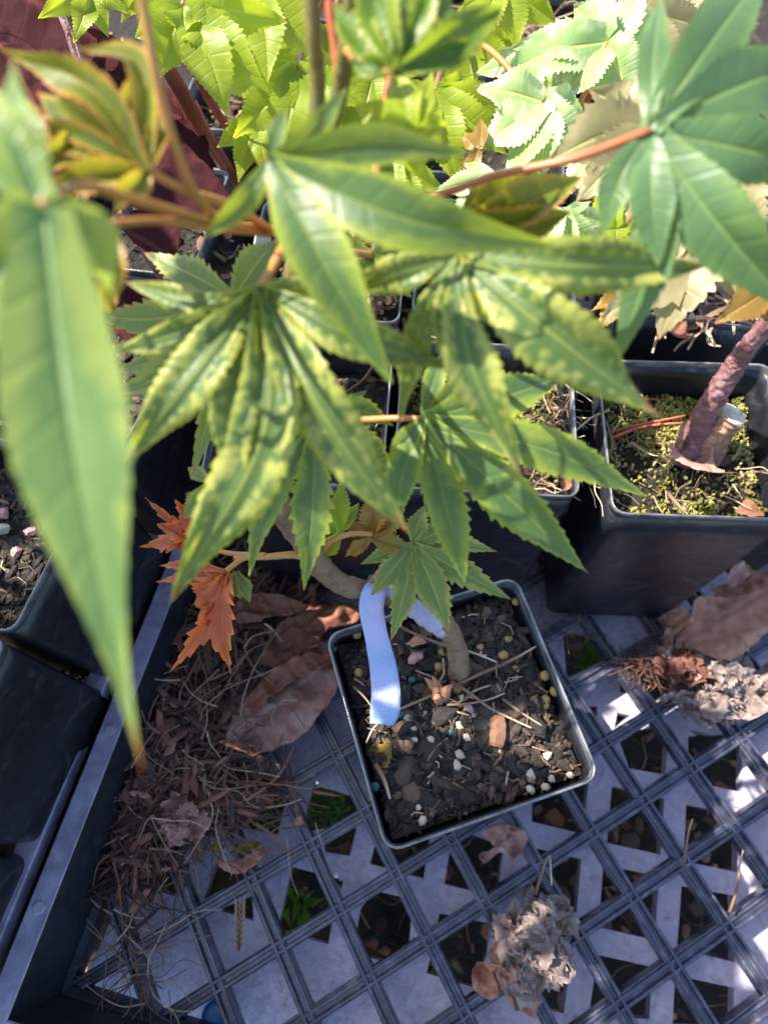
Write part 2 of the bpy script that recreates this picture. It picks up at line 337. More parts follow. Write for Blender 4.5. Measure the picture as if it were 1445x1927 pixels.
loft(mb, [[A-nn*.05, A-nn*1.35, A-nn*1.35+(0,0,-.5), A-nn*.05+(0,0,-.5)], [B-nn*.05, B-nn*1.35, B-nn*1.35+(0,0,-.5), B-nn*.05+(0,0,-.5)]], capA=True, capB=True)
tag(mk('wood_plank', mb, m_wood, smooth=False), 'olive brown wooden plank lying under the holes of the bench panel', 'plank')
mb = MB()                     # bright plastic sheet at the lower right corner
P4 = [U(1372, 1520, -1.05), U(1600, 1480, -1.05), U(1600, 2050, -1.05), U(1380, 2050, -1.05)]
N = 14; vs = []
for j in range(N+1):
    for i in range(N+1):
        a = P4[0]*(1-i/N)+P4[1]*(i/N); b = P4[3]*(1-i/N)+P4[2]*(i/N); p = a*(1-j/N)+b*j/N; p[2] += .12*math.sin(p[0]*5+p[1]*2)+.06*fbm(p, 2); vs.append(p)
mb.add(vs, [(j*(N+1)+i, j*(N+1)+i+1, (j+1)*(N+1)+i+1, (j+1)*(N+1)+i) for j in range(N) for i in range(N)])
tag(mk('plastic_sheet', mb, M('blue_white_sheet', [(.3, (.40, .50, .66)), (.7, (.55, .62, .74))], 30, .3, .3, 200)), 'pale blue crinkled plastic sheet under the lower right tray corner', 'sheet')
# ---------------------------------------------------------------- lattice tray
UA = np.array([math.cos(math.radians(47.3)), math.sin(math.radians(47.3)), 0]); VA = np.array([UA[1], -UA[0], 0])
K = np.array([-2.02, .03, 0]); LU, LV = 13.0, 12.6
def tray(K, LU, LV, name, label, grid, x0=0, y0=0, walls='abcd', ht=1.45, fmat=m_flange):
    root = empty(name, K, label, 'tray')
    corners = [K, K+UA*LU, K+UA*LU+VA*LV, K+VA*LV]
    def clip(p, d):            # line against the tray rectangle
        t0, t1 = -99, 99
        for ax, L in ((UA, LU), (VA, LV)):
            a = (p-K) @ ax; b = d @ ax
            ta, tb = (0-a)/b, (L-a)/b
            if ta > tb: ta, tb = tb, ta
            t0 = max(t0, ta); t1 = min(t1, tb)
        return (p+d*t0, p+d*t1) if t1 > t0+.02 else None
    mb = MB()
    # bar profile: two outer ledges, two lips, a groove, seen from above as fine parallel lines
    prof = [(-.104, -.30), (-.104, -.06), (-.086, -.05), (-.080, 0), (-.042, 0), (-.026, -.075), (.026, -.075), (.042, 0), (.080, 0), (.086, -.05), (.104, -.06), (.104, -.30)]
    for dirn, side, dz, kk in (((1, 0, 0), (0, 1, 0), 0, y0), ((0, 1, 0), (1, 0, 0), .012, x0)):
        dd = np.array(dirn, float); ss = np.array(side, float)
        for k in range(-16, 20):
            c = clip(ss*(k+kk), dd)
            if c is None: continue
            a, b = c
            loft(mb, [[a+ss*s+np.array([0, 0, z+dz]) for s, z in prof], [b+ss*s+np.array([0, 0, z+dz]) for s, z in prof]], capA=True, capB=True)
    if grid: mk('lattice_floor', mb, m_latt, root, smooth=False)
    # rim ledge inside the foot of each wall
    def wall(a, b, out, nm):
        d = nrm(b-a); mb = MB()
        pr = [(.10, -.32), (.10, .02), (.02, .10), (.0, .10), (-.04, ht), (-.04, ht-.12), (-.10, ht-.12), (-.08, -.32)]
        P0 = [a + out*(-s) + np.array([0, 0, z]) - d*0 for s, z in pr]; P1 = [b + out*(-s) + np.array([0, 0, z]) for s, z in pr]
        # mitre: the top leans outward so the ends follow it
        P0 = [p - d*(-s if s < 0 else 0) for p, (s, z) in zip(P0, pr)]; P1 = [p + d*(-s if s < 0 else 0) for p, (s, z) in zip(P1, pr)]
        loft(mb, [P0, P1], capA=True, capB=True); mk('side_wall', mb, m_wall, root, smooth=False)
        mb = MB(); pr = [(-.03, ht+.012), (-.045, ht+.03), (-.33, ht+.03), (-.35, ht+.01), (-.35, ht-.25), (-.325, ht-.25), (-.32, ht-.03), (-.045, ht-.03)]
        P0 = [a + out*(-s) + np.array([0, 0, z]) - d*(-s) for s, z in pr]; P1 = [b + out*(-s) + np.array([0, 0, z]) + d*(-s) for s, z in pr]
        loft(mb, [P0, P1], capA=True, capB=True); fl = mk('flange', mb, fmat, root, smooth=False)
        L = np.linalg.norm(b-a)          # moulded round bosses on the flange
        for t in np.arange(1.2, L, 2.35):
            mb = MB(); c = a+d*t+out*.19; vs = []
            for r, z in ((.085, ht+.031), (.085, ht+.042), (.066, ht+.046), (.0, ht+.040)):
                vs.append([(c[0]+r*math.cos(k*.449), c[1]+r*math.sin(k*.449), z) for k in range(14)])
            loft(mb, vs)
            mk('moulded_boss', mb, fmat, fl)
    wl = {'a': (corners[0], corners[1], -VA), 'b': (corners[1], corners[2], UA), 'c': (corners[2], corners[3], VA), 'd': (corners[3], corners[0], -UA)}
    for k in walls: wall(*wl[k], k)
    return root
tray(K, LU, LV, 'lattice_tray', 'black square nursery tray with open diagonal lattice floor in the foreground', True)
K2 = K - VA*13.875 - UA*3.0
tray(K2, 18, 13.0, 'nursery_tray', 'dusty nursery tray holding pots along the left edge', True, .4, .3, 'abcd')
# ---------------------------------------------------------------- pots
a_ = np.array([math.cos(math.radians(-32)), math.sin(math.radians(-32)), 0]); b_ = np.array([-a_[1], a_[0], 0])
pot_proto = None
PH = 4.4
def pot(x, y, ang, label, hh=PH, z0=0.02, tilt=(0, 0)):
    global pot_proto
    if pot_proto is None:
        r = empty('square_pot', (0, 0, 0), label, 'plant pot', 'square black band pots')
        mb = MB(); T = 1.15; Bt = 1.07
        L = [rsq(Bt-.12, .1, .10), rsq(Bt, .16, 0.0)]
        for k in range(1, 9): t = k/8; L.append(rsq(Bt+(T-.02-Bt)*t, .16, (PH-.10)*t))
        L += [rsq(T-.033, .14, PH-.10), rsq(T-.045, .14, PH-.3)]
        for k in range(7, -1, -1): t = k/8; L.append(rsq(Bt-.05+(T-.05-Bt)*t, .13, .14+(PH-.14)*t))
        loft(mb, L, capA=True, capB=True); mk('pot_wall', mb, m_plast, r)
        mb = MB(); loft(mb, [rsq(T-.020, .16, PH-.13), rsq(T-.006, .17, PH-.13), rsq(T, .17, PH-.02), rsq(T-.006, .165, PH), rsq(T-.022, .15, PH), rsq(T-.028, .15, PH-.02), rsq(T-.028, .15, PH-.10)], closed=True)
        mk('rim', mb, m_rim, r)
        pot_proto = r; c = r
    else:
        c = pot_proto.copy(); sc.collection.objects.link(c); c['label'] = label
        for ch in pot_proto.children:
            d = ch.copy(); sc.collection.objects.link(d); d.parent = c
    c.location = (x*S, y*S, z0*S); c.rotation_euler = (tilt[0], tilt[1], math.radians(ang)); c.scale = (1, 1, hh/PH)
    c['ang'] = ang
    return (x, y, ang, hh+z0)
def soil(p, drop, label, nchip=0, seed=1, mos=0, chipr=(.03, .09), name='potting_soil'):
    x, y, ang, zt = p; z = zt-drop; an = math.radians(ang); R_ = random.Random(seed)
    mb = MB(); N = 26; h = 1.15-.085-.05*drop; vs = []
    def W(a, b, c): return (x+a*math.cos(an)-b*math.sin(an), y+a*math.sin(an)+b*math.cos(an), c)
    def zh(a, b): return z+.10*fbm((a, b, seed), 1.6)+.05*fbm((a, b, seed), 6) + (-.06 if max(abs(a), abs(b)) > h*.9 else 0)
    for j in range(N+1):
        for i in range(N+1): a = -h+2*h*i/N; b = -h+2*h*j/N; vs.append(W(a, b, zh(a, b)))
    mb.add(vs, [(j*(N+1)+i, j*(N+1)+i+1, (j+1)*(N+1)+i+1, (j+1)*(N+1)+i) for j in range(N) for i in range(N)])
    for k in range(nchip):
        a, b = R_.uniform(-h, h)*.97, R_.uniform(-h, h)*.97; r = R_.uniform(*chipr)*(1.9 if R_.random() < .06 else 1)
        st = R_.uniform(.22, .7)
        rock(mb, W(a, b, zh(a, b)+r*.15), r, (1.15, st, R_.uniform(.15, .4)), seed*1000+k, 1)
    for k in range(nchip//22):
        a, b = R_.uniform(-h, h)*.97, R_.uniform(-h, h)*.97; c = np.array(W(a, b, zh(a, b)+.05)); an2 = R_.uniform(0, 6.28); l = R_.uniform(.06, .3)
        o = len(mb.v); dd = np.array([math.cos(an2), math.sin(an2), R_.uniform(-.1, .3)])*l
        tube(mb, [c-dd*.5, c+(dd[1]*R_.uniform(-.3, .3), -dd[0]*R_.uniform(-.3, .3), .01), c+dd*.5], R_.uniform(.006, .016), 4, True, 1); t = R_.uniform(.8, 1.15); mb.uv[o:] = [(t, 0)]*(len(mb.v)-o)
    for k in range(mos):
        a, b = R_.uniform(-h, h)*.97, R_.uniform(-h, h)*.97
        if fbm((a, b, seed+5), 1.1) < -.12 and R_.random() < .85: continue
        r = R_.uniform(.014, .036); o = len(mb.v); rock(mb, W(a, b, zh(a, b)+.10*max(0, fbm((a, b, seed+2), 2.5))+R_.uniform(0, .10)), r, (1, .6, 1.3), seed*2000+k, 2); t = .5+.75*fbm((a, b, seed+7), 1.3)+R_.uniform(-.22, .22); mb.uv[o:] = [(t, 0)]*12
    o = mk(name, mb, [m_soil, m_chip, m_moss], smooth=False); tag(o, label, 'soil', kind='stuff'); return z
c0 = (U(612,1190,PH)+U(965,1088,PH)+U(1125,1475,PH)+U(740,1600,PH))/4
small = pot(c0[0], c0[1], -11.5, 'small square black pot standing alone on the lattice, holding the variegated maple')
zs = soil(small, .27, 'dark bark potting mix with pellets in the lone foreground pot', 2300, 3, chipr=(.02, .10))
p1 = pot(*(np.array([7.27, 1.29, 0])+1.17*a_+1.17*b_)[:2], -31.8, 'black pot at the right edge with mossy soil and a thick purple stem')
soil(p1, .62, 'mossy grey green soil around the thick purple stem', 250, 5, 5200, name='mossy_soil')
p2 = pot(*(np.array([7.12, 1.66, 0])-1.15*a_+1.15*b_)[:2], -33, 'black pot left of the thick stemmed pot, half hidden by green leaves')
soil(p2, .55, 'soil with yellow moss and dry roots in the half hidden pot', 350, 6, 1500, name='mossy_soil')
p3 = pot(10.85, 3.98, -40, 'black pot behind the thick stemmed pot, dry leaf on its soil')
soil(p3, .5, 'litter covered soil in the pot behind the thick stem', 500, 8, 200)
p4 = pot(.50, 5.02, 45.5, 'scuffed black pot standing on the left tray beside its flange')
soil(p4, .5, 'brown bark mix with pink grit in the left tray pot', 800, 9)
p5 = pot(-1.17, 3.34, 45.5, 'scuffed black pot at the left edge, cut by the picture border')
soil(p5, .5, 'dark mix in the pot cut by the left border', 200, 10)
p7 = pot(-2.84, 1.67, 45.5, 'scuffed black pot at the left edge, lowest of the left row')
soil(p7, .5, 'dark mix in the lowest pot of the left row', 200, 12)
p6 = pot(4.72, 4.55, -33, 'black pot in the shade behind the central leaves, brown stem in it')
soil(p6, .6, 'shaded dark soil with tiny weeds below the central leaves', 500, 11, 60)
for i, (x, y, an, lb) in enumerate(((8.35, 5.45, -36, 'black pot with white rim edge glimpsed above the right central leaf'), (6.2, 6.7, -34, 'black pot hidden behind the crossing central leaves'),
    (2.4, 6.6, 40, 'black pot behind the left serrated leaf, in deep shade'), (6.9, 10.9, -37, 'black pot below the red branched stem at upper left'),
    (4.1, 9.0, -38, 'black pot behind the orange petioles at left'), (9.9, 7.9, -36, 'black pot beneath the pale leaves at upper middle'),
    (12.6, 5.6, -40, 'black pot beneath the tan leaves at right'), (12.3, 9.8, -38, 'black pot beneath the bright pale leaf top right'),
    (9.2, 13.2, -37, 'black pot beneath the lime leaves at top'), (3.4, 12.6, -38, 'black pot in the far upper left under copper leaves'), (16.2, 11.6, -35, 'farthest black pot, top right under pale leaves'),
    (13.2, 14.8, -35, 'black pot at the very top with twigs and amber moss'), (.8, 9.4, 42, 'black pot behind the blurred curled leaf at left'))):
    q_ = pot(x, y, an, lb); soil(q_, .5, 'gritty soil in the ' + lb[:40].rsplit(' ', 1)[0], 160, 20+i, 260 if i % 2 else 80, (.05, .12))
# ---------------------------------------------------------------- leaves
TWIST = [.55]
def lobe(mb, pts, W, seed, fold=.25, teeth=13, amp=.16, ripple=.05, a0=.34, peak=.45, pleat=0, nrmv=None, tipw=1.25):
    """pts: centre line samples (row = xyz); W: half width in cells"""
    R_ = random.Random(seed); cols = (-1, -.78, -.5, -.22, -.06, .06, .22, .5, .78, 1)
    ts = []
    for k in range(teeth): ts += [(k+.02)/teeth, (k+.5)/teeth, (k+.92)/teeth]
    ts.append(1.0); P = np.array(pts); n = len(P); cum = np.r_[0, np.cumsum(np.linalg.norm(P[1:]-P[:-1], axis=1))]; L = cum[-1]; cum /= L
    def at(t): return np.array([np.interp(t, cum, P[:, i]) for i in range(3)])
    vs = []; uv = []; ph = R_.uniform(0, 6); ph2 = R_.uniform(0, 6); tws = R_.uniform(-1, 1)*TWIST[0]
    for i, t in enumerate(ts):
        p = at(t); T = nrm(at(min(1, t+.03))-at(max(0, t-.03)))
        N = nrm(nrmv - T*(nrmv @ T)); B = np.cross(T, N); th = tws*t*t+.25*math.sin(t*7+ph2); B, N = B*math.cos(th)+N*math.sin(th), N*math.cos(th)-B*math.sin(th)
        if t < peak: x = t/peak; w = a0+(1-a0)*(x*x*(3-2*x))**.75
        else: w = float(np.interp((t-peak)/(1-peak), (0, .12, .3, .5, .7, .88, 1), (1, .97, .80, .54, .30, .13, 0)))**tipw
        sa = (i % 3)/2.0 if i < len(ts)-1 else 0
        for c in cols:
            ww = w*W*(1+amp*(sa*1.25-.5)*(1 if t > .22 else .2)*R_.uniform(.3, 1.5)) if abs(c) > .9 else w*W
            h = fold*abs(c)**1.3*ww + ripple*W*math.sin(t*9+ph+(2 if c > 0 else 0))*abs(c)**2 + (pleat*W*w*(math.cos(c*9.4)-1)*.5 if pleat else 0) - (.04*W if abs(c) < .1 else 0)*w
            vs.append(p+B*c*ww+N*h); uv.append((t, c))
    m = len(cols); fs = [(i*m+j, i*m+j+1, (i+1)*m+j+1, (i+1)*m+j) for i in range(len(ts)-1) for j in range(m-1)]
    mb.add(vs, fs, uv)
LS = [0]
def leaf(parent, cx, cy, d, lobes, mat, pet=None, fold=.25, teeth=13, amp=.16, arch=.06, pleat=0, petr=.026, petm=None, label=None, ripple=.06, a0=.30, peak=.46, name='leaf', tipw=.95, tilt=(0, 0)):
    """lobes: (tipx, tipy, extra distance of the tip, half width, [bend x, bend y])"""
    LS[0] += 1; mb = MB(); C0 = D(cx, cy, d)
    vn = nrm(nrm(CC-C0) + RR[0]*tilt[0] - RR[1]*tilt[1])
    for i, L in enumerate(lobes):
        tx, ty, dd, hw = L[:4]; ln = math.hypot(tx-cx, ty-cy)*d/FP
        if len(L) > 4: mx, my = L[4:6]
        else: mx, my = (cx+tx)/2+rnd.uniform(-.04, .04)*(ty-cy), (cy+ty)/2+rnd.uniform(-.04, .04)*(tx-cx)
        A = D(cx, cy, d+.004*i); Mm = D(mx, my, d+dd*.4-arch*ln); T = D(tx, ty, d+dd)
        lobe(mb, spline([A, Mm, T], 12), hw*(d+dd*.4)/FP, LS[0]*31+i, fold, teeth, amp, ripple, a0, peak, pleat, vn, tipw)
    o = mk(name, mb, mat, parent)
    if label: o['label'] = label
    if pet:
        mb = MB(); q = spline([D(*p) for p in pet]+[C0-vn*petr*.8], 8); tube(mb, q, [petr*(1.25-.25*i/len(q)) for i in range(len(q))], 8); mk('petiole', mb, petm or m_pet, o)
    return o
def branch(parent, pts, r0, r1, mat, name='branch', n=10, knots=True, seed=0):
    q = spline([D(*p) for p in pts], 10); k = len(q); R_ = random.Random(seed); rad = []
    for i in range(k):
        r = r0+(r1-r0)*i/(k-1); r *= 1+.02*math.sin(i*1.7+seed)
        if knots and i % 17 == 8: r *= 1.14
        rad.append(r)
    mb = MB()
    if mat in (m_purst, m_stump): q = [np.array(a) for a in spline(q, 2)]; rad = list(np.interp(np.linspace(0, 1, len(q)), np.linspace(0, 1, k), rad)); tube(mb, q, rad, 28, bark=.22)
    else: tube(mb, q, rad, n)
    return mk(name, mb, mat, parent)
# ---- the main variegated maple
base_pt = U(864, 1275, zs); dB = float(RR[2] @ (base_pt-CC))
mp = empty('japanese_maple', base_pt, 'variegated Japanese maple rising from the small pot, its blurred leaves filling the view', 'maple plant')
st = [(866, 1282, dB+.05), (864, 1255, dB-.1), (858, 1215, dB-.25), (838, 1180, dB-.4), (795, 1150, 6.95), (740, 1125, 6.85), (690, 1112, 6.75), (640, 1098, 6.6), (600, 1062, 6.4), (560, 1000, 6.1), (515, 930, 5.7), (500, 800, 5.2), (530, 620, 4.7), (570, 430, 4.2), (597, 190, 3.75), (590, 60, 3.5), (578, -150, 3.2)]
q = spline([D(*p) for p in st], 10); rad = []
for i in range(len(q)):
    t = i/10; r = np.interp(t, [0, 2, 3, 4, 6, 10, 12, 14, 16], [.125, .105, .12, .085, .10, .12, .085, .045, .04])
    if abs(t-3.2) < .12 or abs(t-6.6) < .1 or abs(t-1.6) < .06 or abs(t-7.9) < .08 or abs(t-.7) < .06 or abs(t-9.1) < .08: r *= 1.13
    r *= 1+.03*math.sin(i*1.9)
    rad.append(r)
mb = MB(); tube(mb, q[:111], rad[:111], 24, bark=.07); mk('stem', mb, m_stem, mp)
mb = MB(); tube(mb, q[110:], rad[110:], 12); mk('upper_stem', mb, m_grnst, mp)
branch(mp, [(575, 400, 4.15), (615, 260, 3.8), (640, 170, 3.6), (652, 90, 3.4), (672, -60, 3.1)], .05, .045, m_grnst, seed=2)
branch(mp, [(640, 165, 3.6), (632, 90, 3.5), (618, 0, 3.4), (612, -60, 3.4)], .03, .025, m_pets, seed=3)
branch(mp, [(560, 440, 4.2), (510, 432, 4.1), (450, 425, 3.7), (400, 405, 3.4)], .032, .022, m_pet, seed=4)
branch(mp, [(600, 1062, 6.4), (560, 1045, 6.3), (500, 1048, 6.3), (440, 1050, 6.3)], .045, .024, m_pet, seed=5)
branch(mp, [(596, 1050, 6.4), (620, 1020, 6.35), (660, 1005, 6.3), (700, 1005, 6.3)], .04, .022, m_pet, seed=6)
# 1: nearest leaf, left
leaf(mp, 78, 385, 1.92, [(268, 1452, .10, 104, 142, 880), (-170, 760, .1, 95), (-120, 60, .1, 70, -60, 200), (25, 95, .1, 45, 30, 240), (212, 560, .5, 50, 175, 450)], m_near,
     [(395, 415, 3.4), (250, 375, 2.6), (160, 350, 2.15)], fold=.12, teeth=22, amp=.05, petr=.017, label='nearest leaf, a huge soft green lobe down the left side', peak=.36, tipw=1.5, a0=.5)
leaf(mp, 205, 420, 2.6, [(60, 500, .1, 30), (195, 590, .1, 36), (120, 440, .1, 30), (150, 560, 0, 34)], m_olive, [(510, 440, 4.1), (390, 428, 3.4), (300, 415, 2.9)], fold=.5, petr=.016)
leaf(mp, 70, 330, 2.9, [(40, 180, .1, 30), (150, 250, .2, 26), (-60, 260, .1, 34), (60, 470, .2, 34), (150, 420, .2, 26)], m_olive, None, fold=.6, ripple=.3, arch=.12, label='blurred curled leaf behind the nearest leaf')
leaf(mp, 170, 470, 3.3, [(215, 600, .1, 24), (120, 590, .2, 30), (215, 530, 0, 18), (90, 500, .1, 24)], m_olive, None, fold=.6, ripple=.3)
# 2: curled olive leaf
leaf(mp, 278, 322, 2.95, [(2, 92, .05, 34, 170, 165), (150, 92, 0, 26, 262, 120), (272, 120, .1, 20, 240, 200), (298, 190, .1, 22, 300, 250), (70, 175, .2, 34, 160, 240), (30, 260, .2, 30, 150, 270), (95, 345, .1, 30, 180, 330), (215, 400, 0, 24)], m_olive,
     [(510, 432, 4.0), (430, 385, 3.5), (360, 362, 3.2)], fold=.75, ripple=.14, arch=.12, petr=.019, label='curled olive leaf with orange edges')
mb = MB(); tube(mb, spline([D(400, 405, 3.4), D(352, 335, 3.1), D(300, 170, 2.8), D(268, 0, 2.6), D(255, -80, 2.5)], 8), .021, 8); mk('petiole', mb, m_pet, mp)
# 3: the long smooth leaf
leaf(mp, 507, 302, 3.0, [(652, 165, 0.2, 22.4, 585, 250), (880, 288, 0.2, 36.1, 700, 272), (1045, 462, 0.1, 56.8, 760, 410), (738, 720, 0.15, 56.8, 612, 500), (383, 448, 0.2, 24.1, 462, 375), (535, 205, 0.2, 18.9)], m_edge,
     [(560, 440, 4.2), (520, 400, 3.5)], fold=.22, teeth=19, amp=.05, arch=.12, label='smooth dark leaf with yellow margins crossing the centre', tipw=.8, peak=.42)
# 4: central pleated leaf
leaf(mp, 492, 540, 3.45, [(236, 528, 0.2, 27.5, 380, 572), (202, 668, 0.2, 25.8, 350, 620), (242, 868, 0.1, 53.3, 345, 725), (322, 1128, 0.35, 67.1, 492, 820), (455, 975, 0.2, 43.0, 440, 780), (765, 1000, 0.2, 58.5, 600, 770), (862, 697, 0.15, 39.6, 640, 622), (640, 560, 0.1, 22.4)], m_mott,
     [(560, 400, 4.2), (530, 470, 3.7)], fold=.35, teeth=21, amp=.085, pleat=.34, arch=.14, label='large pleated mottled leaf in the centre', ripple=.3, tipw=.9, a0=.24, peak=.5)
# 5: right central
leaf(mp, 858, 478, 3.45, [(652, 548, 0.3, 36.1, 740, 520), (748, 800, 0.4, 29.2, 790, 620), (982, 895, 0.15, 48.2, 885, 680), (1238, 778, 0.1, 65.4, 1040, 630), (1325, 503, 0.1, 49.9, 1100, 500), (905, 760, 0.2, 34.4, 850, 620), (1010, 640, 0.2, 43.0)], m_mott,
     [(600, 330, 4.0), (730, 400, 3.6)], fold=.32, teeth=21, amp=.085, pleat=.3, arch=.14, label='mottled leaf right of centre with long hanging lobes', ripple=.3, tipw=.9, a0=.24, peak=.5)
leaf(mp, 862, 420, 3.9, [(1000, 318, .1, 26, 930, 370), (1100, 330, .1, 44, 985, 385), (1075, 400, .1, 40, 970, 425), (940, 330, .2, 22)], m_olive, [(597, 330, 4.2), (700, 400, 4.0)], fold=.6, label='folded green leaf above the right central leaf')
# 6: upper right
leaf(mp, 1222, 245, 3.3, [(1242, -5, 0.2, 31.3, 1228, 120), (1440, -60, 0.1, 60.7, 1330, 90), (1530, 110, 0.1, 60.7, 1370, 170), (1570, 330, 0.1, 55.2, 1400, 280), (1500, 590, 0.1, 66.2, 1350, 420), (1160, 680, 0.4, 44.2, 1235, 430), (1128, 452, 0.2, 33.1, 1165, 340), (1240, 500, 0.1, 40.5)], m_blue,
     [(600, 400, 4.2), (800, 372, 3.8), (930, 330, 3.6), (1080, 298, 3.4)], fold=.10, teeth=17, amp=.08, petr=.020, petm=m_pets, label='flat blue green leaf in the upper right', tipw=.75, a0=.36, peak=.52)
# 7: leaf below centre right
leaf(mp, 796, 788, 4.7, [(728, 878, 0.1, 22.9), (748, 985, 0.2, 31.7, 755, 900), (876, 1098, 0.3, 40.5, 838, 950), (1106, 1078, 0.2, 45.8, 945, 925), (1216, 935, 0.3, 40.5, 1045, 852), (1062, 705, 0.3, 44.0, 950, 745), (838, 655, 0.3, 21.1), (900, 690, 0.3, 21.1)], m_edge,
     [(520, 780, 5.2), (640, 790, 5.0), (740, 787, 4.8)], fold=.2, teeth=18, amp=.15, arch=.10, petr=.022, label='sharply toothed green leaf right of the stem', tipw=.85)
# 8: young leaf above the pot
leaf(mp, 778, 1025, 6.4, [(678, 1062, .1, 17), (697, 1122, .1, 24, 730, 1082), (735, 1208, .2, 23, 762, 1110), (846, 1192, .1, 31, 812, 1098), (962, 1128, .1, 26, 860, 1072), (937, 1038, .2, 18, 860, 1022), (860, 985, .1, 18), (800, 950, .1, 20)], m_young,
     [(690, 1112, 6.75), (730, 1060, 6.6)], fold=.18, teeth=11, amp=.25, petr=.035, label='small sharp yellow green leaf hanging over the pot')
leaf(mp, 590, 800, 4.9, [(572, 1112, .3, 37, 588, 950), (742, 802, .2, 26, 670, 770), (468, 1085, .3, 26, 500, 960), (748, 900, .2, 40, 680, 845), (520, 900, .2, 30), (690, 735, .2, 24)], m_edge, [(500, 800, 5.2), (540, 780, 5.0)], fold=.22, amp=.2, label='shaded leaf below the central leaf')
leaf(mp, 440, 560, 5.0, [(163, 590, .2, 34, 290, 600), (210, 740, .2, 40, 310, 700), (215, 700, .3, 40, 330, 660), (270, 475, .2, 34), (360, 900, .2, 30), (520, 450, .2, 36)], m_tan and m_young, [(530, 620, 4.9), (490, 590, 4.9)], fold=.12, amp=.24, label='pale serrated leaf behind the central leaf')
leaf(mp, 395, 905, 5.4, [(352, 880, .1, 14), (345, 975, .2, 22, 372, 945), (400, 1000, .1, 20)], m_young, [(500, 850, 5.4), (440, 890, 5.4)], amp=.3)
leaf(mp, 700, 480, 4.9, [(770, 455, .1, 30, 735, 470), (660, 560, .2, 34), (600, 470, .1, 30), (775, 560, .2, 22)], m_edge, [(560, 450, 4.5), (640, 470, 4.7)], amp=.2)
# 9: small shoots
leaf(mp, 640, 1002, 6.3, [(643, 902, .1, 19), (676, 946, .1, 14), (610, 982, .1, 12), (606, 1052, .2, 18)], m_lime, [(600, 1050, 6.5), (620, 1020, 6.5)], amp=.2, petr=.02, label='tiny lime leaf')
leaf(mp, 700, 1010, 6.35, [(765, 1025, .1, 22, 735, 1022), (762, 960, .1, 22), (700, 925, .1, 26), (650, 1048, .2, 14), (640, 985, .1, 14)], m_amber, None, fold=.5, amp=.28, ripple=.3, label='small amber leaf beside the lime shoot')
leaf(mp, 378, 1022, 6.6, [(273, 935, .1, 9, 305, 965), (330, 940, 0, 17), (268, 1030, .1, 17, 320, 1020), (352, 1048, .1, 12), (300, 985, .0, 22)], m_orange, [(490, 1045, 6.35), (425, 1040, 6.5)], fold=.5, amp=.5, teeth=6, ripple=.5, petr=.022, label='small orange leaf, left one of the pair')
leaf(mp, 425, 1075, 6.2, [(298, 1065, .1, 11, 350, 1062), (294, 1095, .1, 12, 350, 1085), (318, 1268, .3, 17, 392, 1170), (434, 1270, .2, 20, 418, 1180), (362, 1140, .1, 24), (392, 1190, .1, 30)], m_orange, [(500, 1045, 6.3), (460, 1050, 6.3)], fold=.5, amp=.5, teeth=7, ripple=.5, petr=.025, label='crinkled orange leaf hanging over the tray flange')
leaf(mp, 445, 1075, 6.4, [(470, 1135, .1, 14), (452, 1128, .1, 18), (425, 1140, .1, 16)], m_young, None, amp=.3)
# upper middle foliage of the same plant, near
leaf(mp, 745, 135, 3.1, [(625, 5, .2, 36, 680, 70), (690, -60, .1, 44), (790, -90, .1, 46), (860, -60, .1, 40), (955, 5, .1, 40, 850, 75), (655, 115, .1, 22), (930, 60, .1, 24, 840, 105)], m_olive and LM('dark_olive_leaf', (.09, .18, .02), (.24, .32, .03), (.16, .24, .03), (.45, .56, .02), (.4, .12, .05), .5, .5, edge=(.34, .34, .06)), [(652, 90, 3.4), (690, 120, 3.2)], fold=.5, pleat=.2, ripple=.15, label='dark folded leaf at the top middle')  # darker, greener olive for the folded top leaf
leaf(mp, 782, 250, 3.7, [(665, 195, .1, 34, 720, 225), (740, 130, .1, 34), (815, 130, .1, 20), (842, 235, .1, 28), (700, 270, .1, 40), (780, 330, .1, 34)], m_lime, [(620, 260, 3.8), (700, 250, 3.75)], fold=.2, label='olive star shaped leaf above the smooth leaf')
# ---------------------------------------------------------------- neighbouring plants
def plant(name, loc, label): return empty(name, loc, label, 'maple plant', 'maple plants in the pots behind')
pl = plant('japanese_maple', U(470, 330, 4.0), 'maple with lime green leaves and red branched stem at the top left')
for pts, r0, r1, sd in (([(470, 400, 12.5), (425, 315, 11), (385, 250, 9.5), (340, 170, 8.2), (305, 110, 7.4)], .12, .085, 1), ([(480, 330, 12.5), (450, 270, 11.5), (405, 205, 10), (360, 120, 9)], .09, .055, 2), ([(382, 245, 9.4), (375, 215, 9.2), (366, 188, 9.1)], .09, .03, 4), ([(470, 190, 12), (440, 150, 11.5), (420, 60, 10)], .09, .07, 5)):
    branch(pl, pts, r0, r1, m_redst, 'stem', seed=sd)
def palm(x, y, lo, k=1.0):
    vx = sum(l[0]-x for l in lo)/len(lo); vy = sum(l[1]-y for l in lo)/len(lo); sz = max(math.hypot(l[0]-x, l[1]-y) for l in lo)*1.12*k
    a0_ = math.atan2(vy+30, vx); out = []
    for a, l in ((0, 1), (.58, .93), (-.58, .93), (1.18, .74), (-1.18, .74), (1.85, .42), (-1.85, .42)):
        a += rnd.uniform(-.07, .07); l *= rnd.uniform(.92, 1.06)*sz; out.append((x+l*math.cos(a0_+a), y+l*math.sin(a0_+a)*.9, rnd.uniform(.05, .35), l*.19))
    return out
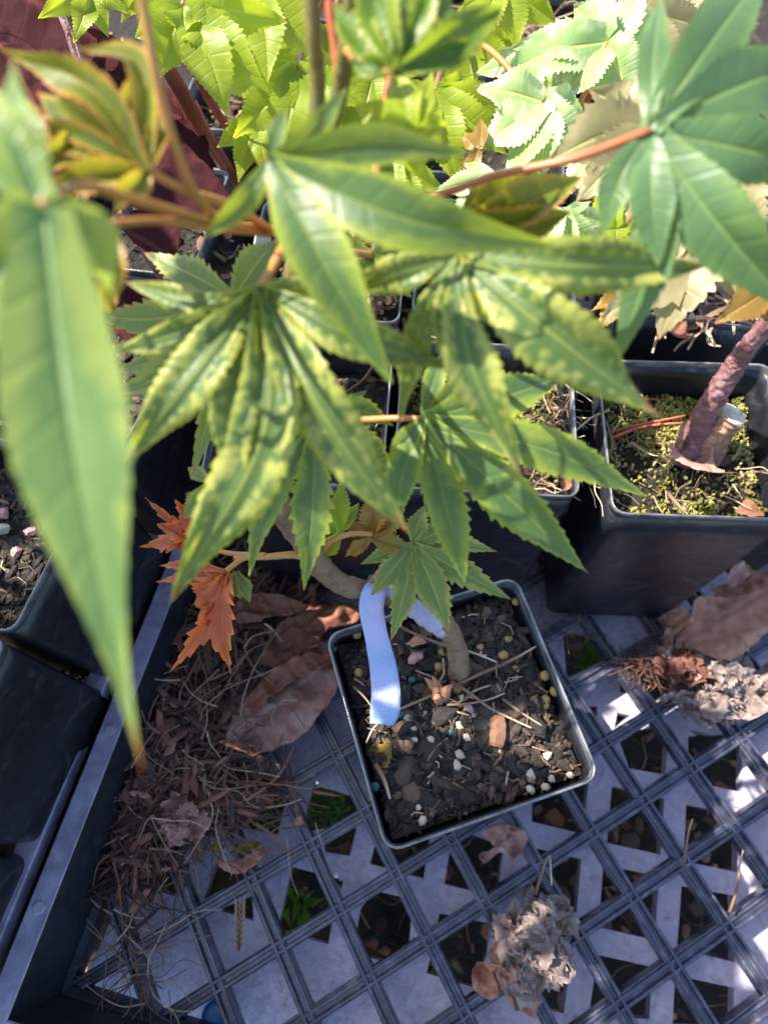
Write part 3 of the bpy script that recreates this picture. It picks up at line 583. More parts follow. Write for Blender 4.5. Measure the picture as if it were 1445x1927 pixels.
LB = [(345, 10, 6.3, [(300, 145, .2, 46), (350, 60, 0, 40), (430, 225, .2, 46, 395, 110), (418, 100, .1, 40), (512, 180, .2, 40, 430, 90), (255, 70, .2, 34), (540, 40, .1, 46)]),
      (170, -30, 6.5, [(88, 5, .1, 40), (130, 45, .1, 44), (185, 58, .1, 44), (262, 40, .1, 46), (60, -60, .1, 40)]),
      (480, -30, 7.0, [(420, 110, .2, 46), (500, 130, .2, 46), (560, 60, .2, 46), (548, 150, .1, 36)]),
      (560, 130, 7.2, [(460, 300, .2, 46, 500, 210), (560, 300, .2, 50), (490, 170, .1, 40), (620, 230, .2, 50), (600, 60, .2, 40)]),
      (700, 150, 7.4, [(640, 280, .2, 50), (560, 210, .1, 50), (720, 330, .1, 60), (820, 300, .2, 60), (640, 60, .2, 50)]),
      (820, 170, 6.8, [(900, 300, .2, 50, 885, 210), (905, 190, .1, 46), (740, 220, .1, 60), (830, 350, .2, 60), (880, 110, .1, 40), (760, 110, .1, 40)]),
      (950, -40, 7.4, [(930, 90, .1, 40), (1000, 60, .1, 40), (900, 40, .1, 40), (1080, 20, .1, 44)]),
      (300, -80, 6.8, [(230, 20, .1, 40), (300, 60, .1, 40), (380, 40, .1, 50)]),
      (900, 280, 6.6, [(888, 345, .2, 16, 885, 320), (905, 220, .1, 14), (870, 250, .1, 14)]),
      (620, 60, 8.2, [(520, 150, .1, 50), (600, 210, .1, 56), (700, 170, .1, 56), (720, 60, .1, 50), (540, 20, .1, 50), (640, -50, .1, 50)]),
      (880, 60, 8.0, [(800, 160, .1, 50), (900, 190, .1, 60), (960, 130, .1, 50), (820, -20, .1, 50), (960, 0, .1, 50)]),
      (640, 330, 7.8, [(560, 420, .1, 50), (650, 450, .1, 56), (740, 400, .1, 56), (560, 280, .1, 50), (700, 250, .1, 50)]),
      (60, -60, 6.9, [(20, 20, .1, 40), (80, 40, .1, 44), (130, 20, .1, 44)]),
      (480, 230, 8.2, [(463, 300, .1, 30), (500, 180, .1, 30), (540, 330, .1, 30)])]
for i, (x, y, d, lo) in enumerate(LB):
    leaf(pl, x, y, d, palm(x, y, lo) if i not in (0, 8) else lo, m_amber if i == 8 else m_lime, [(x+40, y-120, d+1), (x+15, y-60, d+.5)], fold=.12, amp=.13, teeth=19, a0=.55, arch=.03, petr=.03, petm=m_redst, ripple=.1)
pr = plant('japanese_maple', U(1150, 330, 4.0), 'maple with pale sunlit leaves along orange stalks at the top right')
branch(pr, [(1120, 420, 11), (1130, 300, 9.5), (1100, 200, 8.6), (1150, 100, 8)], .09, .06, m_pets, 'stem')
branch(pr, [(700, 440, 6.0), (715, 250, 6.4), (760, 60, 6.8), (820, -60, 7)], .05, .05, m_pets, 'stem')
for i, (x, y, d, lo, mt, pt) in enumerate((
    (1000, 110, 7.6, [(900, 190, .1, 60), (980, 220, .1, 60), (1090, 160, .1, 60), (1080, 60, .1, 56), (930, 90, .1, 50)], m_pale, None),
    (1330, 210, 7.2, [(1220, 330, .1, 70), (1330, 360, .1, 70), (1440, 320, .1, 70), (1230, 170, .1, 60), (1430, 160, .1, 60)], m_pale, None),
    (1120, 260, 7.4, [(1030, 330, .1, 56), (1120, 380, .1, 60), (1200, 330, .1, 56), (1180, 180, .1, 50)], m_pale, None),
    (960, 430, 7.0, [(870, 480, .1, 50), (950, 540, .1, 50), (1060, 520, .1, 56), (1050, 400, .1, 50)], m_lime, None),
    (1300, -20, 8, [(1210, 60, .1, 60), (1300, 110, .1, 60), (1400, 70, .1, 60)], m_tan, None),
    (1022, 190, 6.6, [(893, 165, .1, 40, 950, 170), (895, 275, .2, 44, 960, 235), (950, 345, .2, 44), (1010, 350, .1, 40), (1088, 300, .2, 42), (1098, 215, .1, 40)], m_pale, [(870, 60, 7.2), (930, 100, 6.9), (985, 160, 6.7)]),
    (1140, 78, 7.2, [(940, 140, .1, 50, 1040, 95), (1060, 190, .2, 48), (1190, 190, .1, 50), (1250, 70, .1, 50), (1200, -30, .1, 46), (1080, 10, .1, 50), (960, 90, .1, 40)], m_pale, [(1080, 220, 7.5), (1115, 140, 7.3)]),
    (1060, 400, 6.4, [(1100, 500, .1, 50), (1010, 440, .1, 50), (1115, 400, .1, 46), (1000, 340, .1, 50), (1090, 330, .1, 46)], m_pale, None),
    (1200, 20, 7.6, [(1300, 60, .1, 50), (1130, 60, .1, 50), (1330, -40, .1, 50), (1240, 130, .1, 44)], m_tan, None),
    (1400, 100, 6.8, [(1300, 170, .1, 60), (1440, 200, .1, 60), (1480, 60, .1, 60), (1330, 60, .1, 50)], m_pale, None),
    (740, 300, 6.4, [(680, 420, .1, 50), (760, 430, .1, 50), (640, 330, .1, 50), (840, 400, .2, 50), (720, 210, .1, 46)], m_lime, None),
    (930, 330, 6.4, [(860, 440, .1, 50), (950, 440, .1, 50), (840, 340, .1, 50), (1010, 400, .1, 50)], m_pale, None))):
    leaf(pr, x, y, d, palm(x, y, lo, 1.1) if i > 6 or i < 5 else lo, mt, pt, fold=.10, amp=.13, teeth=17, a0=.6, arch=.03, petr=.028, ripple=.12, tilt=(-.3, .3))
pt_ = plant('japanese_maple', U(1440, 540, 4.0), 'maple with tan and amber leaves near the right edge')
branch(pt_, [(1180, 520, 9), (1300, 480, 7), (1350, 420, 6)], .06, .04, m_pets, 'stem')
for i, (x, y, d, lo, mt) in enumerate((
    (1225, 240, 4.9, [(1035, 300, .1, 60, 1130, 255), (1110, 165, .1, 50), (1085, 380, .2, 52), (1200, 130, .1, 46), (1180, 420, .2, 44)], m_tan),
    (1340, 400, 5.2, [(1130, 600, .2, 62, 1240, 520), (1240, 640, .2, 66), (1385, 560, .1, 66), (1180, 440, .1, 56), (1440, 480, .1, 60), (1300, 280, .1, 56), (1440, 300, .1, 60)], m_tan),
    (1200, 530, 6.4, [(1110, 585, .1, 20), (1120, 625, .1, 26), (1185, 625, .1, 24)], m_amber),
    (1470, 530, 5.2, [(1345, 608, .1, 34), (1400, 560, .1, 40), (1440, 605, .1, 40), (1500, 640, .1, 40)], m_amber),
    (1160, 430, 6.6, [(1095, 440, .1, 30), (1150, 540, .1, 40), (1220, 400, .1, 40), (1120, 350, .1, 30)], m_lime))):
    leaf(pt_, x, y, d, lo, mt, None, fold=.10, amp=.2, teeth=12, a0=.5, arch=.03, ripple=.14)
mb = MB()                     # white label in the soil
tp = D(498, 440, 5.6); bo = D(480, 530, 6.4); sd = RR[0]*.065
loft(mb, [[tp-sd, tp+sd, tp+sd+(0, .02, .01), tp-sd+(0, .02, .01)], [bo-sd, bo+sd, bo+sd+(0, .02, .01), bo-sd+(0, .02, .01)]], capA=True, capB=True)
tag(mk('plant_label', mb, m_label, smooth=False), 'narrow white plant label stuck upright above the central leaf', 'plant label')
# ---------------------------------------------------------------- broad leaves (outline, crumpled)
def broad(name, o, pts, z, amp, mat, label, cat='dead leaf', group=None, axis=None, parent=None, dep=None, freq=1.3, seed=0, curl=0, lace=0):
    P = [(o[0]+o[2]*x, o[1]+o[2]*y) for x, y in pts]
    f = (lambda p: D(p[0], p[1], dep)) if dep is not None else (lambda p: U(p[0], p[1], z))
    rough = []; R_ = random.Random(seed+3)
    Ps = spline([(*p,) for p in P+[P[0]]], 5)[:-1]
    Ps = [(p[0]+R_.uniform(-2.2, 2.2), p[1]+R_.uniform(-2.2, 2.2)) for p in Ps]
    xs = [p[0] for p in Ps]; ys = [p[1] for p in Ps]; step = max(4, (max(xs)-min(xs))/38)
    inner = [(x+R_.uniform(-.2, .2)*step, y+R_.uniform(-.2, .2)*step) for x in np.arange(min(xs), max(xs), step) for y in np.arange(min(ys), max(ys), step)]
    V, F = cdt(Ps, [], inner)
    a = np.array(axis[0] if axis else P[0], float); b = np.array(axis[1] if axis else P[len(P)//2], float)
    if axis: a = np.array([o[0]+o[2]*axis[0][0], o[1]+o[2]*axis[0][1]]); b = np.array([o[0]+o[2]*axis[1][0], o[1]+o[2]*axis[1][1]])
    ax = b-a; L = np.hypot(*ax); ax /= L; pe = np.array([-ax[1], ax[0]])
    wd = max(abs((np.array(p)-a) @ pe) for p in Ps)
    vs = []; uv = []
    for v in V:
        q = f(v); t = (np.array(v)-a) @ ax/L; s = (np.array(v)-a) @ pe/wd
        q = np.array(q); q[2] += amp*.55*fbm((q[0], q[1], seed), freq)-amp*.8*abs(fbm((q[0], q[1], seed+9), freq*1.6, 2))-amp*.3*abs(fbm((q[0], q[1], seed+4), freq*5, 2))+.03*amp*abs(math.sin(t*22-abs(s)*4))+(curl+.25*amp)*s*s+.1
        vs.append(q); uv.append((min(max(t, 0), .9), s))
    if lace: F = [t for k, t in enumerate(F) if fbm((V[t[0]][0]*.05, V[t[0]][1]*.05, seed), 2.2) > -.32 or random.Random(k).random() < .3]
    mb = MB(); mb.add(vs, F, uv); ob = mk(name, mb, mat, parent)
    sm = ob.modifiers.new('thickness', 'SOLIDIFY'); sm.thickness = .005*S
    if parent is None: tag(ob, label, cat, group)
    elif label: ob['label'] = label
    return ob
Z = .346
cp = empty('copper_leaved_plant', U(250, 420, 4.0), 'plant with large dark maroon leaves at the upper left', 'plant')
branch(cp, [(330, 560, 9), (250, 420, 7.6), (180, 200, 7), (100, -30, 6.6)], .07, .05, m_purst, 'stem')
broad('leaf', (0, 0, 1), [(-60, -40), (60, -60), (110, 10), (190, 60), (240, 100), (200, 160), (120, 150), (60, 100), (-40, 60)], 0, .10, m_purp, None, parent=cp, dep=7.0, seed=1, freq=1)
broad('leaf', (0, 0, 1), [(230, 330), (270, 270), (340, 280), (400, 330), (440, 390), (380, 420), (300, 410), (240, 390)], 0, .10, m_purp, None, parent=cp, dep=7.4, seed=2, freq=1)
broad('leaf', (0, 0, 1), [(225, 435), (280, 400), (340, 420), (335, 500), (330, 520), (270, 480)], 0, .10, m_purp, None, parent=cp, dep=7.2, seed=3, freq=1)
broad('leaf', (0, 0, 1), [(60, 230), (120, 130), (230, 110), (300, 190), (330, 300), (270, 350), (150, 360), (80, 320)], 0, .10, m_purp, None, parent=cp, dep=7.7, seed=4, freq=1)
for k, (x, y, d, a) in enumerate(((-10, 260, 7.9, .4), (60, 180, 8.6, 1.0), (330, 250, 9.4, .9), (240, 200, 9.0, .3), (120, 470, 9.2, .2), (30, 60, 9.5, .7), (260, 600, 9.6, .8), (400, 120, 10.5, .6))):
    ca, sa = math.cos(a), math.sin(a); L_ = 105; W_ = 52
    broad('leaf', (0, 0, 1), [(x+ca*u_*L_-sa*v_*W_, y+sa*u_*L_+ca*v_*W_) for u_, v_ in ((-1, 0), (-.7, .55), (-.2, .95), (.35, .85), (.75, .4), (1.1, 0), (.75, -.45), (.3, -.9), (-.2, -1), (-.7, -.6))], 0, .12, m_purp, None, parent=cp, dep=d, seed=30+k, freq=1)
# litter on and beside the tray
broad('fallen_leaf', (450, 900, Z), [(-70, 1440), (-20, 1270), (120, 1120), (230, 1010), (330, 930), (470, 880), (560, 1010), (520, 1180), (440, 1290), (350, 1400), (230, 1460), (60, 1500)], .55, .30, m_mauve, 'large mauve brown beech leaf lying left of the small pot', axis=((-70, 1440), (600, 900)), seed=5, freq=.9)
broad('fallen_leaf', (450, 900, Z), [(40, 1240), (130, 1110), (250, 1010), (400, 950), (520, 960), (500, 1010), (400, 1060), (250, 1130), (120, 1250), (60, 1260)], .85, .2, m_rust, 'orange brown folded leaf on top of the mauve beech leaf', axis=((40, 1240), (520, 960)), seed=6)
broad('fallen_leaf', (450, 900, Z), [(120, 1010), (200, 830), (330, 740), (480, 690), (640, 700), (640, 780), (480, 830), (420, 930), (300, 980), (200, 1030)], .7, .3, m_rust, 'reddish leaf tucked behind the small pot corner', axis=((120, 1010), (640, 720)), seed=7)
broad('fallen_leaf', (450, 900, Z), [(-30, 740), (60, 640), (230, 650), (380, 690), (480, 720), (300, 740), (140, 770), (20, 800)], .9, .35, m_rust, 'dark curled leaf strip below the bent stem', seed=8, freq=2)
broad('fallen_leaf', (945, 900, Z), [(930, 920), (1020, 760), (1050, 660), (1180, 640), (1300, 600), (1420, 540), (1500, 560), (1480, 780), (1400, 870), (1300, 960), (1180, 1010), (1080, 960), (1000, 930)], .5, .4, m_dry, 'big pinkish tan leaf at the right, against the pot foot', axis=((930, 920), (1480, 600)), seed=9, freq=.8)
broad('fallen_leaf', (945, 900, Z), [(1130, 610), (1240, 560), (1300, 470), (1400, 500), (1480, 500), (1440, 600), (1330, 640), (1200, 660)], .95, .3, m_rust, 'brown curled leaf tucked under the foot of the right pot', seed=10)
broad('fallen_leaf', (945, 900, Z), [(1200, 580), (1230, 500), (1300, 470), (1310, 540), (1250, 600)], 1.2, .2, m_mauve, 'small mauve leaf fragment at the foot of the right pot', seed=11)
broad('fallen_leaf', (945, 900, Z), [(870, 740), (960, 720), (1000, 800), (930, 860), (940, 930), (880, 870)], .45, .35, m_dry, 'ragged tan leaf piece left of the big pinkish leaf', seed=12, freq=2)
broad('fallen_leaf', (945, 900, Z), [(850, 900), (920, 920), (1060, 970), (1070, 1040), (1030, 1130), (960, 1110), (900, 1120), (890, 1030), (840, 960)], .5, .45, m_mauve, 'dark mauve shrivelled leaf among the roots at the right', seed=13, freq=2.2)
broad('fallen_leaf', (945, 900, Z), [(1060, 1080), (1180, 1000), (1290, 1010), (1330, 950), (1380, 1040), (1480, 1000), (1500, 1200), (1340, 1320), (1290, 1240), (1180, 1160), (1090, 1150)], .5, .5, m_grey, 'crumpled grey leaf at the right edge below the pinkish leaf', seed=14, freq=1.8)
broad('fallen_leaf', (945, 1400, Z), [(-80, 1150), (0, 900), (60, 1100), (110, 1260), (190, 1330), (180, 1480), (60, 1440), (0, 1340)], .4, .5, m_mauve, 'brown curled leaf below the grey papery cluster', seed=17, freq=1.8)
broad('fallen_leaf', (450, 1400, Z), [(1290, 1180), (1350, 1190), (1440, 1220), (1450, 1330), (1380, 1380), (1260, 1310)], .5, .4, m_dry, 'small tan leaf left of the grey papery cluster', seed=18, freq=2)
broad('fallen_leaf', (450, 1400, Z), [(1310, 480), (1420, 430), (1530, 470), (1560, 560), (1500, 640), (1420, 590), (1340, 650), (1300, 610), (1380, 560)], .4, .45, m_mauve, 'curled pink brown leaf just below the small pot', seed=19, freq=2)
broad('fallen_leaf', (0, 1400, Z), [(1170, 590), (1260, 640), (1360, 600), (1450, 560), (1400, 660), (1300, 710), (1220, 690)], .45, .3, m_dry, 'small salmon leaf curled up on the lattice, left', seed=20, freq=2)
broad('fallen_leaf', (0, 1400, Z), [(1110, 530), (1170, 550), (1200, 510), (1210, 570), (1150, 590)], .4, .2, m_amber, 'tiny yellow leaf scrap beside the salmon leaf', seed=21)
broad('fallen_leaf', (0, 1400, Z), [(1240, 600), (1290, 560), (1360, 530), (1420, 550), (1330, 590)], .4, .2, m_amber, 'yellow leaf scrap above the salmon leaf', seed=22)
broad('fallen_leaf', (945, 450, Z), [(840, 400), (920, 320), (980, 380), (1040, 510), (930, 480), (850, 450)], 4.4, .3, m_rust, 'rust coloured leaf on the soil behind the thick stemmed pot', seed=23)
broad('fallen_leaf', (945, 450, Z), [(895, 1110), (920, 1130), (970, 1190), (1060, 1230), (1110, 1215), (1130, 1120), (1145, 1150), (1140, 1220), (1200, 1280), (1080, 1285), (1000, 1260), (920, 1200)], 4.15, .12, m_mauve, 'curled pink leaf wrapped round the foot of the thick stem', seed=24)
broad('fallen_leaf', (945, 450, Z), [(315, 1340), (340, 1280), (375, 1300), (365, 1370), (325, 1385)], 4.1, .1, m_rust, 'small orange leaf in the pot front corner', seed=25)
broad('fallen_leaf', (945, 900, Z), [(1250, 190), (1310, 140), (1390, 190), (1400, 225), (1310, 222)], 4.0, .1, m_rust, 'orange brown leaf at the front rim of the mossy pot', seed=26)
broad('fallen_leaf', (450, 1400, Z), [(305, 410), (340, 395), (350, 440), (310, 440)], .3, .1, m_dry, 'tiny pink leaf flake on the lattice left of the pot', seed=27)
broad('fallen_leaf', (450, 1400, Z), [(705, 40), (740, 0), (830, 20), (820, 90), (800, 140), (740, 120), (720, 90)], 4.15, .2, m_amber, 'dry amber leaf scrap standing in the small pot soil', seed=28)
broad('fallen_leaf', (450, 900, Z), [(905, 910), (970, 870), (1020, 910), (960, 930)], 4.2, .12, m_dry, 'pale flake on the soil between tape and stem', seed=29)
def papery(cx, cy, z, rx, ry, n_, seed, mat, label, stalk=None):
    R_ = random.Random(seed); mb = MB()
    for k in range(n_):
        a = R_.uniform(0, 6.28); r = R_.random()**.6; c = U(cx+rx*r*math.cos(a), cy+ry*r*math.sin(a), z+.28*(1-r)+R_.uniform(-.08, .12))
        b = a+R_.gauss(0, .9); l = R_.uniform(.22, .5); dd = np.array([math.cos(-b), math.sin(-b), R_.uniform(-.35, .4)])*l
        side = np.array([-dd[1], dd[0], 0])*R_.uniform(-.5, .5); dd[2] *= .5
        n1 = nrm(np.array([R_.gauss(0, .5), R_.gauss(0, .5), 1]))
        lobe(mb, spline([c-dd*.5, c+side+(0, 0, .06), c+dd*.5+(0, 0, R_.uniform(-.1, .15))], 5), R_.uniform(.09, .17), seed*50+k, R_.uniform(-.5, .8), R_.randint(5, 9), .35, R_.uniform(.3, .7), .5, .5, R_.uniform(0, .5), n1, .7)
    return tag(mk('fallen_leaf', mb, mat), label, 'dead leaf')
papery(1003, 1765, .35, 62, 78, 70, 5, m_grey, 'grey papery shrivelled leaf cluster lying on the lattice, bottom centre')
papery(945+Z*1110, 900+Z*1230, .25, 48, 30, 34, 6, m_grey, 'grey ragged leaf skeleton on the right of the lattice')
papery(945+Z*1250, 900+Z*1080, .45, 60, 30, 18, 7, m_grey, 'crinkled pale leaf heap under the big pinkish leaf')
papery(945+Z*960, 900+Z*1040, .4, 40, 28, 20, 8, m_darkred, 'shrivelled dark red leaf beside the root tuft')
papery(345, 1545, .5, 34, 24, 16, 10, m_mauve, 'curled mauve leaf bits on top of the root litter')
papery(300, 1470, .5, 30, 30, 16, 11, m_darkred, 'curled rust leaf bits below the tip of the nearest leaf')
# ---------------------------------------------------------------- thick stem in the right pot
b1 = U(1300, 870, 3.85); d1 = float(RR[2] @ (b1-CC))
ts_ = empty('japanese_maple', b1, 'cut back maple with a thick purple stem and sawn stump in the right pot', 'maple plant')
branch(ts_, [(1288, 872, d1), (1312, 812, d1-.25), (1345, 748, d1-.7), (1378, 695, d1-1.05), (1398, 664, d1-1.25), (1450, 600, d1-1.8), (1520, 500, d1-2.4)], .17, .075, m_purst, 'stem', 14, False, 1)
mb = MB(); q = spline([D(*p) for p in [(1315, 870, d1+.05), (1335, 825, d1-.15), (1362, 795, d1-.4), (1378, 779, d1-.52)]], 6); q2 = spline(q, 2); tube(mb, q2, list(np.interp(np.linspace(0, 1, len(q2)), np.linspace(0, 1, 19), [.25, .25, .25, .25, .24, .24, .23, .22, .22, .21, .205, .20, .20, .19, .19, .19, .19, .19, .19])), 28, False, bark=.25); su = mk('stump', mb, m_stump, ts_)
mb = MB(); e = q[-1]; t = nrm(q[-1]-q[-3]); x = nrm(np.cross(t, [0, 0, 1])); y = np.cross(t, x)
loft(mb, [[e+t*h+(x*math.cos(k*.45)+y*math.sin(k*.45))*r for k in range(14)] for r, h in ((.192, -.02), (.175, .02), (.13, .012), (.06, .02))], capB=True); mk('cut_face', mb, m_cut, su)
branch(ts_, [(1275, 850, d1-.1), (1280, 815, d1-.35), (1288, 795, d1-.5)], .06, .02, m_stump, 'bud', 8, False)
for k, pts in enumerate(([(1145, 815, 9.2), (1200, 800, 9.1), (1290, 782, 8.9)], [(1150, 825, 9.1), (1210, 803, 9.0), (1290, 795, 8.8)], [(1130, 745, 9.6), (1200, 748, 9.5), (1290, 760, 9.4)])):
    mb = MB(); fibre(mb, [D(*p) for p in pts], .03, 6); tag(mk('fallen_stalk', mb, m_pets), ('lower pink stalk lying on the mossy soil', 'upper pink stalk lying on the mossy soil', 'dark red stalk against the back wall of the mossy pot')[k], 'stalk')
# ---------------------------------------------------------------- tape
mb = MB(); cp_ = [(712, 1098, 6.70, 20), (703, 1116, 6.62, 23), (699, 1150, 6.62, 23), (709, 1200, 6.75, 22), (720, 1250, 6.85, 25), (726, 1300, 6.95, 27), (724, 1340, 6.95, 27), (718, 1364, 6.9, 22)]
q = spline(cp_, 6); vs = []; uv = []
for i, p in enumerate(q):
    c = D(p[0], p[1], p[2]); wv = RR[0]*p[3]*p[2]/FP + RR[1]*(.1*p[3]*p[2]/FP)*math.sin(i*.2); tw = nrm(CC-c)
    for j in range(7):
        s = -1+j/3; vs.append(c+wv*s+tw*(.012*(1-s*s)+.05*math.sin(i*.42)+.012*s*math.sin(i*1.3))); uv.append((i/len(q), s))
mb.add(vs, [(i*7+j, i*7+j+1, (i+1)*7+j+1, (i+1)*7+j) for i in range(len(q)-1) for j in range(6)])
tie = empty('tie_tape', D(716, 1096, 6.7), 'pale blue plastic tape tied on the bent stem, tail hanging over the pot', 'tie tape')
t_ = mk('tape_tail', mb, m_tape, tie); sm = t_.modifiers.new('thickness', 'SOLIDIFY'); sm.thickness = .012*S
mb = MB()
loft(mb, [[D(712+8*math.cos(a)+kx, 1105+22*math.sin(a)+ky, 6.75-.16*math.cos(a+.5)) for a in np.arange(0, 6.28, .45)] for kx, ky in ((-14, -2), (-4, 1), (12, -2), (20, 4))]); mk('knot', mb, m_wrap, tie)
mb = MB(); q = spline([(722, 1108, 6.74, .05), (748, 1118, 6.78, .085), (775, 1142, 6.86, .095), (805, 1165, 6.94, .10), (832, 1182, 7.12, .105)], 5)
tube(mb, [D(*p[:3]) for p in q], [p[3]*(1+.10*(i % 3-1)) for i, p in enumerate(q)], 12); mk('tape_wrap', mb, m_wrap, tie)
# ---------------------------------------------------------------- pellets, grit and sticks in the small pot
LMK = [('tape tail end', 718, 1364), ('tape tail middle', 700, 1210), ('stem foot', 864, 1275), ('dried bud', 830, 1300), ('far left pot corner', 625, 1200), ('far right pot corner', 960, 1100),
       ('near left pot corner', 740, 1580), ('near right pot corner', 1110, 1465), ('amber scrap', 715, 1420), ('long bark piece', 937, 1380), ('right rim middle', 1050, 1290), ('left rim middle', 668, 1400), ('near rim middle', 930, 1530)]
USED = set()
def where(what, u, v):
    c = sorted(LMK, key=lambda l: math.hypot(l[1]-u, l[2]-v))
    def rel(l):
        dx, dy = u-l[1], v-l[2]
        return ('right of' if dx > 0 else 'left of') if abs(dx) > abs(dy) else ('below' if dy > 0 else 'above')
    for i, k in ((0, 0), (0, 1), (0, 2), (1, 2), (0, 3), (1, 3), (2, 3)):
        t = what + ' ' + rel(c[i]) + ' the ' + c[i][0] + ('' if i == k else ', ' + rel(c[k]) + ' the ' + c[k][0])
        if t not in USED: USED.add(t); return t
    return t
def pellet(u, v, r, mat, nm, lb, cat, gr, sq=(1, 1, .95)):
    p = U(u, v, zs+.015); mb = MB(); vs = []
    for i in range(1, 7):
        th = math.pi*i/7; vs.append([(p[0]+r*sq[0]*math.sin(th)*math.cos(k*.628), p[1]+r*sq[1]*math.sin(th)*math.sin(k*.628), p[2]+r*sq[2]*math.cos(th)) for k in range(10)])
    loft(mb, vs, capA=True, capB=True); tag(mk(nm, mb, mat), where(lb, u, v), cat, gr)
def zz(o, l): return [(o[0]+Z*x, o[1]+Z*y) for x, y in l]
for u, v in zz((450, 900), [(640, 850), (648, 1058), (875, 928), (1082, 1028), (1312, 925), (1185, 1150), (1430, 968), (1107, 945)]) + zz((945, 900), [(72, 672), (10, 965), (70, 1045), (68, 1085), (232, 1075), (285, 1160), (235, 1205), (232, 1235), (30, 870)]):
    pellet(u, v, rnd.uniform(.05, .064), m_yel, 'fertiliser_pellet', 'yellow fertiliser pellet', 'pellet', 'yellow pellets in the small pot')
for u, v in zz((450, 900), [(512, 928), (862, 992), (862, 1052), (975, 1150), (942, 1098), (885, 1285), (1150, 1380)]) + zz((450, 1400), [(738, 235)]):
    pellet(u, v, rnd.uniform(.046, .058), m_teal, 'fertiliser_pellet', 'teal fertiliser pellet', 'pellet', 'teal pellets in the small pot')
def grit(u, v, r, mat, lb, gr, z=None, sq=None):
    p = U(u, v, (zs if z is None else z)+.06); mb = MB(); rock(mb, p, r, sq or (1, .8, .7), int(u*7+v)); o = mk('stone_chip', mb, mat, smooth=False); tag(o, where(lb, u, v) if z is None else lb, 'stone chip', gr)
for u, v in zz((450, 900), [(1210, 1190), (1200, 1345), (920, 1305), (1045, 1420), (955, 1420), (1240, 1410), (950, 1360)]) + zz((450, 1400), [(1000, 420), (975, 345), (1185, 115), (1200, 60)]) + zz((945, 1400), [(245, 65), (235, 235), (370, 170), (155, 165), (265, 190), (155, 250)]):
    grit(u, v, rnd.uniform(.04, .06), m_white, 'cream stone chip', 'cream stone chips in the small pot')
for u, v in zz((450, 900), [(950, 980), (985, 960), (1000, 1255), (1250, 1260), (1270, 1290), (1320, 960)]):
    grit(u, v, rnd.uniform(.06, .10), m_pink, 'pink brown chip', 'pink brown chips in the small pot', sq=(1, .7, .4))
for u, v, lb in ((8, 966, 'upper pink stone chip on the left tray pot soil'), (58, 1000, 'right hand pink stone chip on the left tray pot soil'), (30, 1040, 'lower pink stone chip on the left tray pot soil')): grit(u, v, .09, m_pink, lb, 'pink chips in the left pot', 3.92)
grit(5, 995, .11, m_white, 'white stone chip on the left tray pot soil', 'white chip in the left pot', 3.92)
mb = MB(); p = U(450+Z*1405, 900+Z*1300, zs+.1); p2_ = U(450+Z*1400, 900+Z*1460, zs+.1)
for k in range(1): tube(mb, spline([p, (p+p2_)/2+(.02, 0, .03), p2_], 5), [.08, .10, .09, .1, .1, .09, .1, .1, .09, .09, .07], 6)
tag(mk('bark_piece', mb, m_rust and M('brown_bark', [(.3, (.10, .045, .025)), (.7, (.26, .13, .07))], 80, .8, .8, 200), smooth=False), 'long brown bark piece lying in the small pot', 'bark piece')
sticks = [((450, 900), [(1445, 1010), (1300, 1070), (1150, 1140), (960, 1220), (850, 1270), (740, 1350), (690, 1440)], .022, 'long pale straw crossing the soil to the pot edge'),
 ((450, 900), [(810, 770), (960, 850), (1120, 910), (1270, 950), (1400, 1000)], .022, 'pale straw running behind the stem foot'),
 ((450, 900), [(1150, 1110), (1240, 1160), (1360, 1250), (1460, 1300), (1590, 1360)], .022, 'thin straw slanting right below the stem foot'),
 ((450, 900), [(1130, 1235), (1260, 1225), (1370, 1200), (1445, 1170)], .016, 'short straw right of the dried bud'),
 ((945, 900), [(0, 1200), (110, 1280), (220, 1350)], .018, 'straw pointing to the right wall of the small pot'),
 ((945, 900), [(0, 1015), (90, 970), (185, 915)], .022, 'stout straw below the far right corner of the small pot'),
 ((450, 900), [(620, 1135), (680, 1190), (740, 1270)], .016, 'curved straw beside the tape tail'),
 ((450, 1400), [(740, 110), (790, 200), (820, 300)], .03, 'brown stalk of the amber scrap')]
for o, pts, r, lb in sticks:
    mb = MB(); fibre(mb, [U(o[0]+Z*x, o[1]+Z*y, zs+.14+.03*math.sin(i*2)) for i, (x, y) in enumerate(pts)], r, 5); tag(mk('straw', mb, m_fib), lb, 'straw')
mb = MB()                     # dried bud by the stem
pb = U(450+Z*1095, 900+Z*1190, zs+.05); R_ = random.Random(4)
for k in range(16):
    a = R_.uniform(0, 6.28); r = R_.uniform(.05, .2); tip = pb+np.array([math.cos(a)*r, math.sin(a)*r+.1, R_.uniform(.06, .25)])
    tube(mb, spline([pb+np.array([math.cos(a)*.08, math.sin(a)*.08, 0]), (pb+tip)/2+(0, 0, .08), tip], 4), [.03, .04, .045, .05, .045, .04, .03, .02, .006], 5)
tag(mk('dried_bud', mb, m_dry), 'shrivelled papery bud on the soil at the stem foot', 'dried bud')
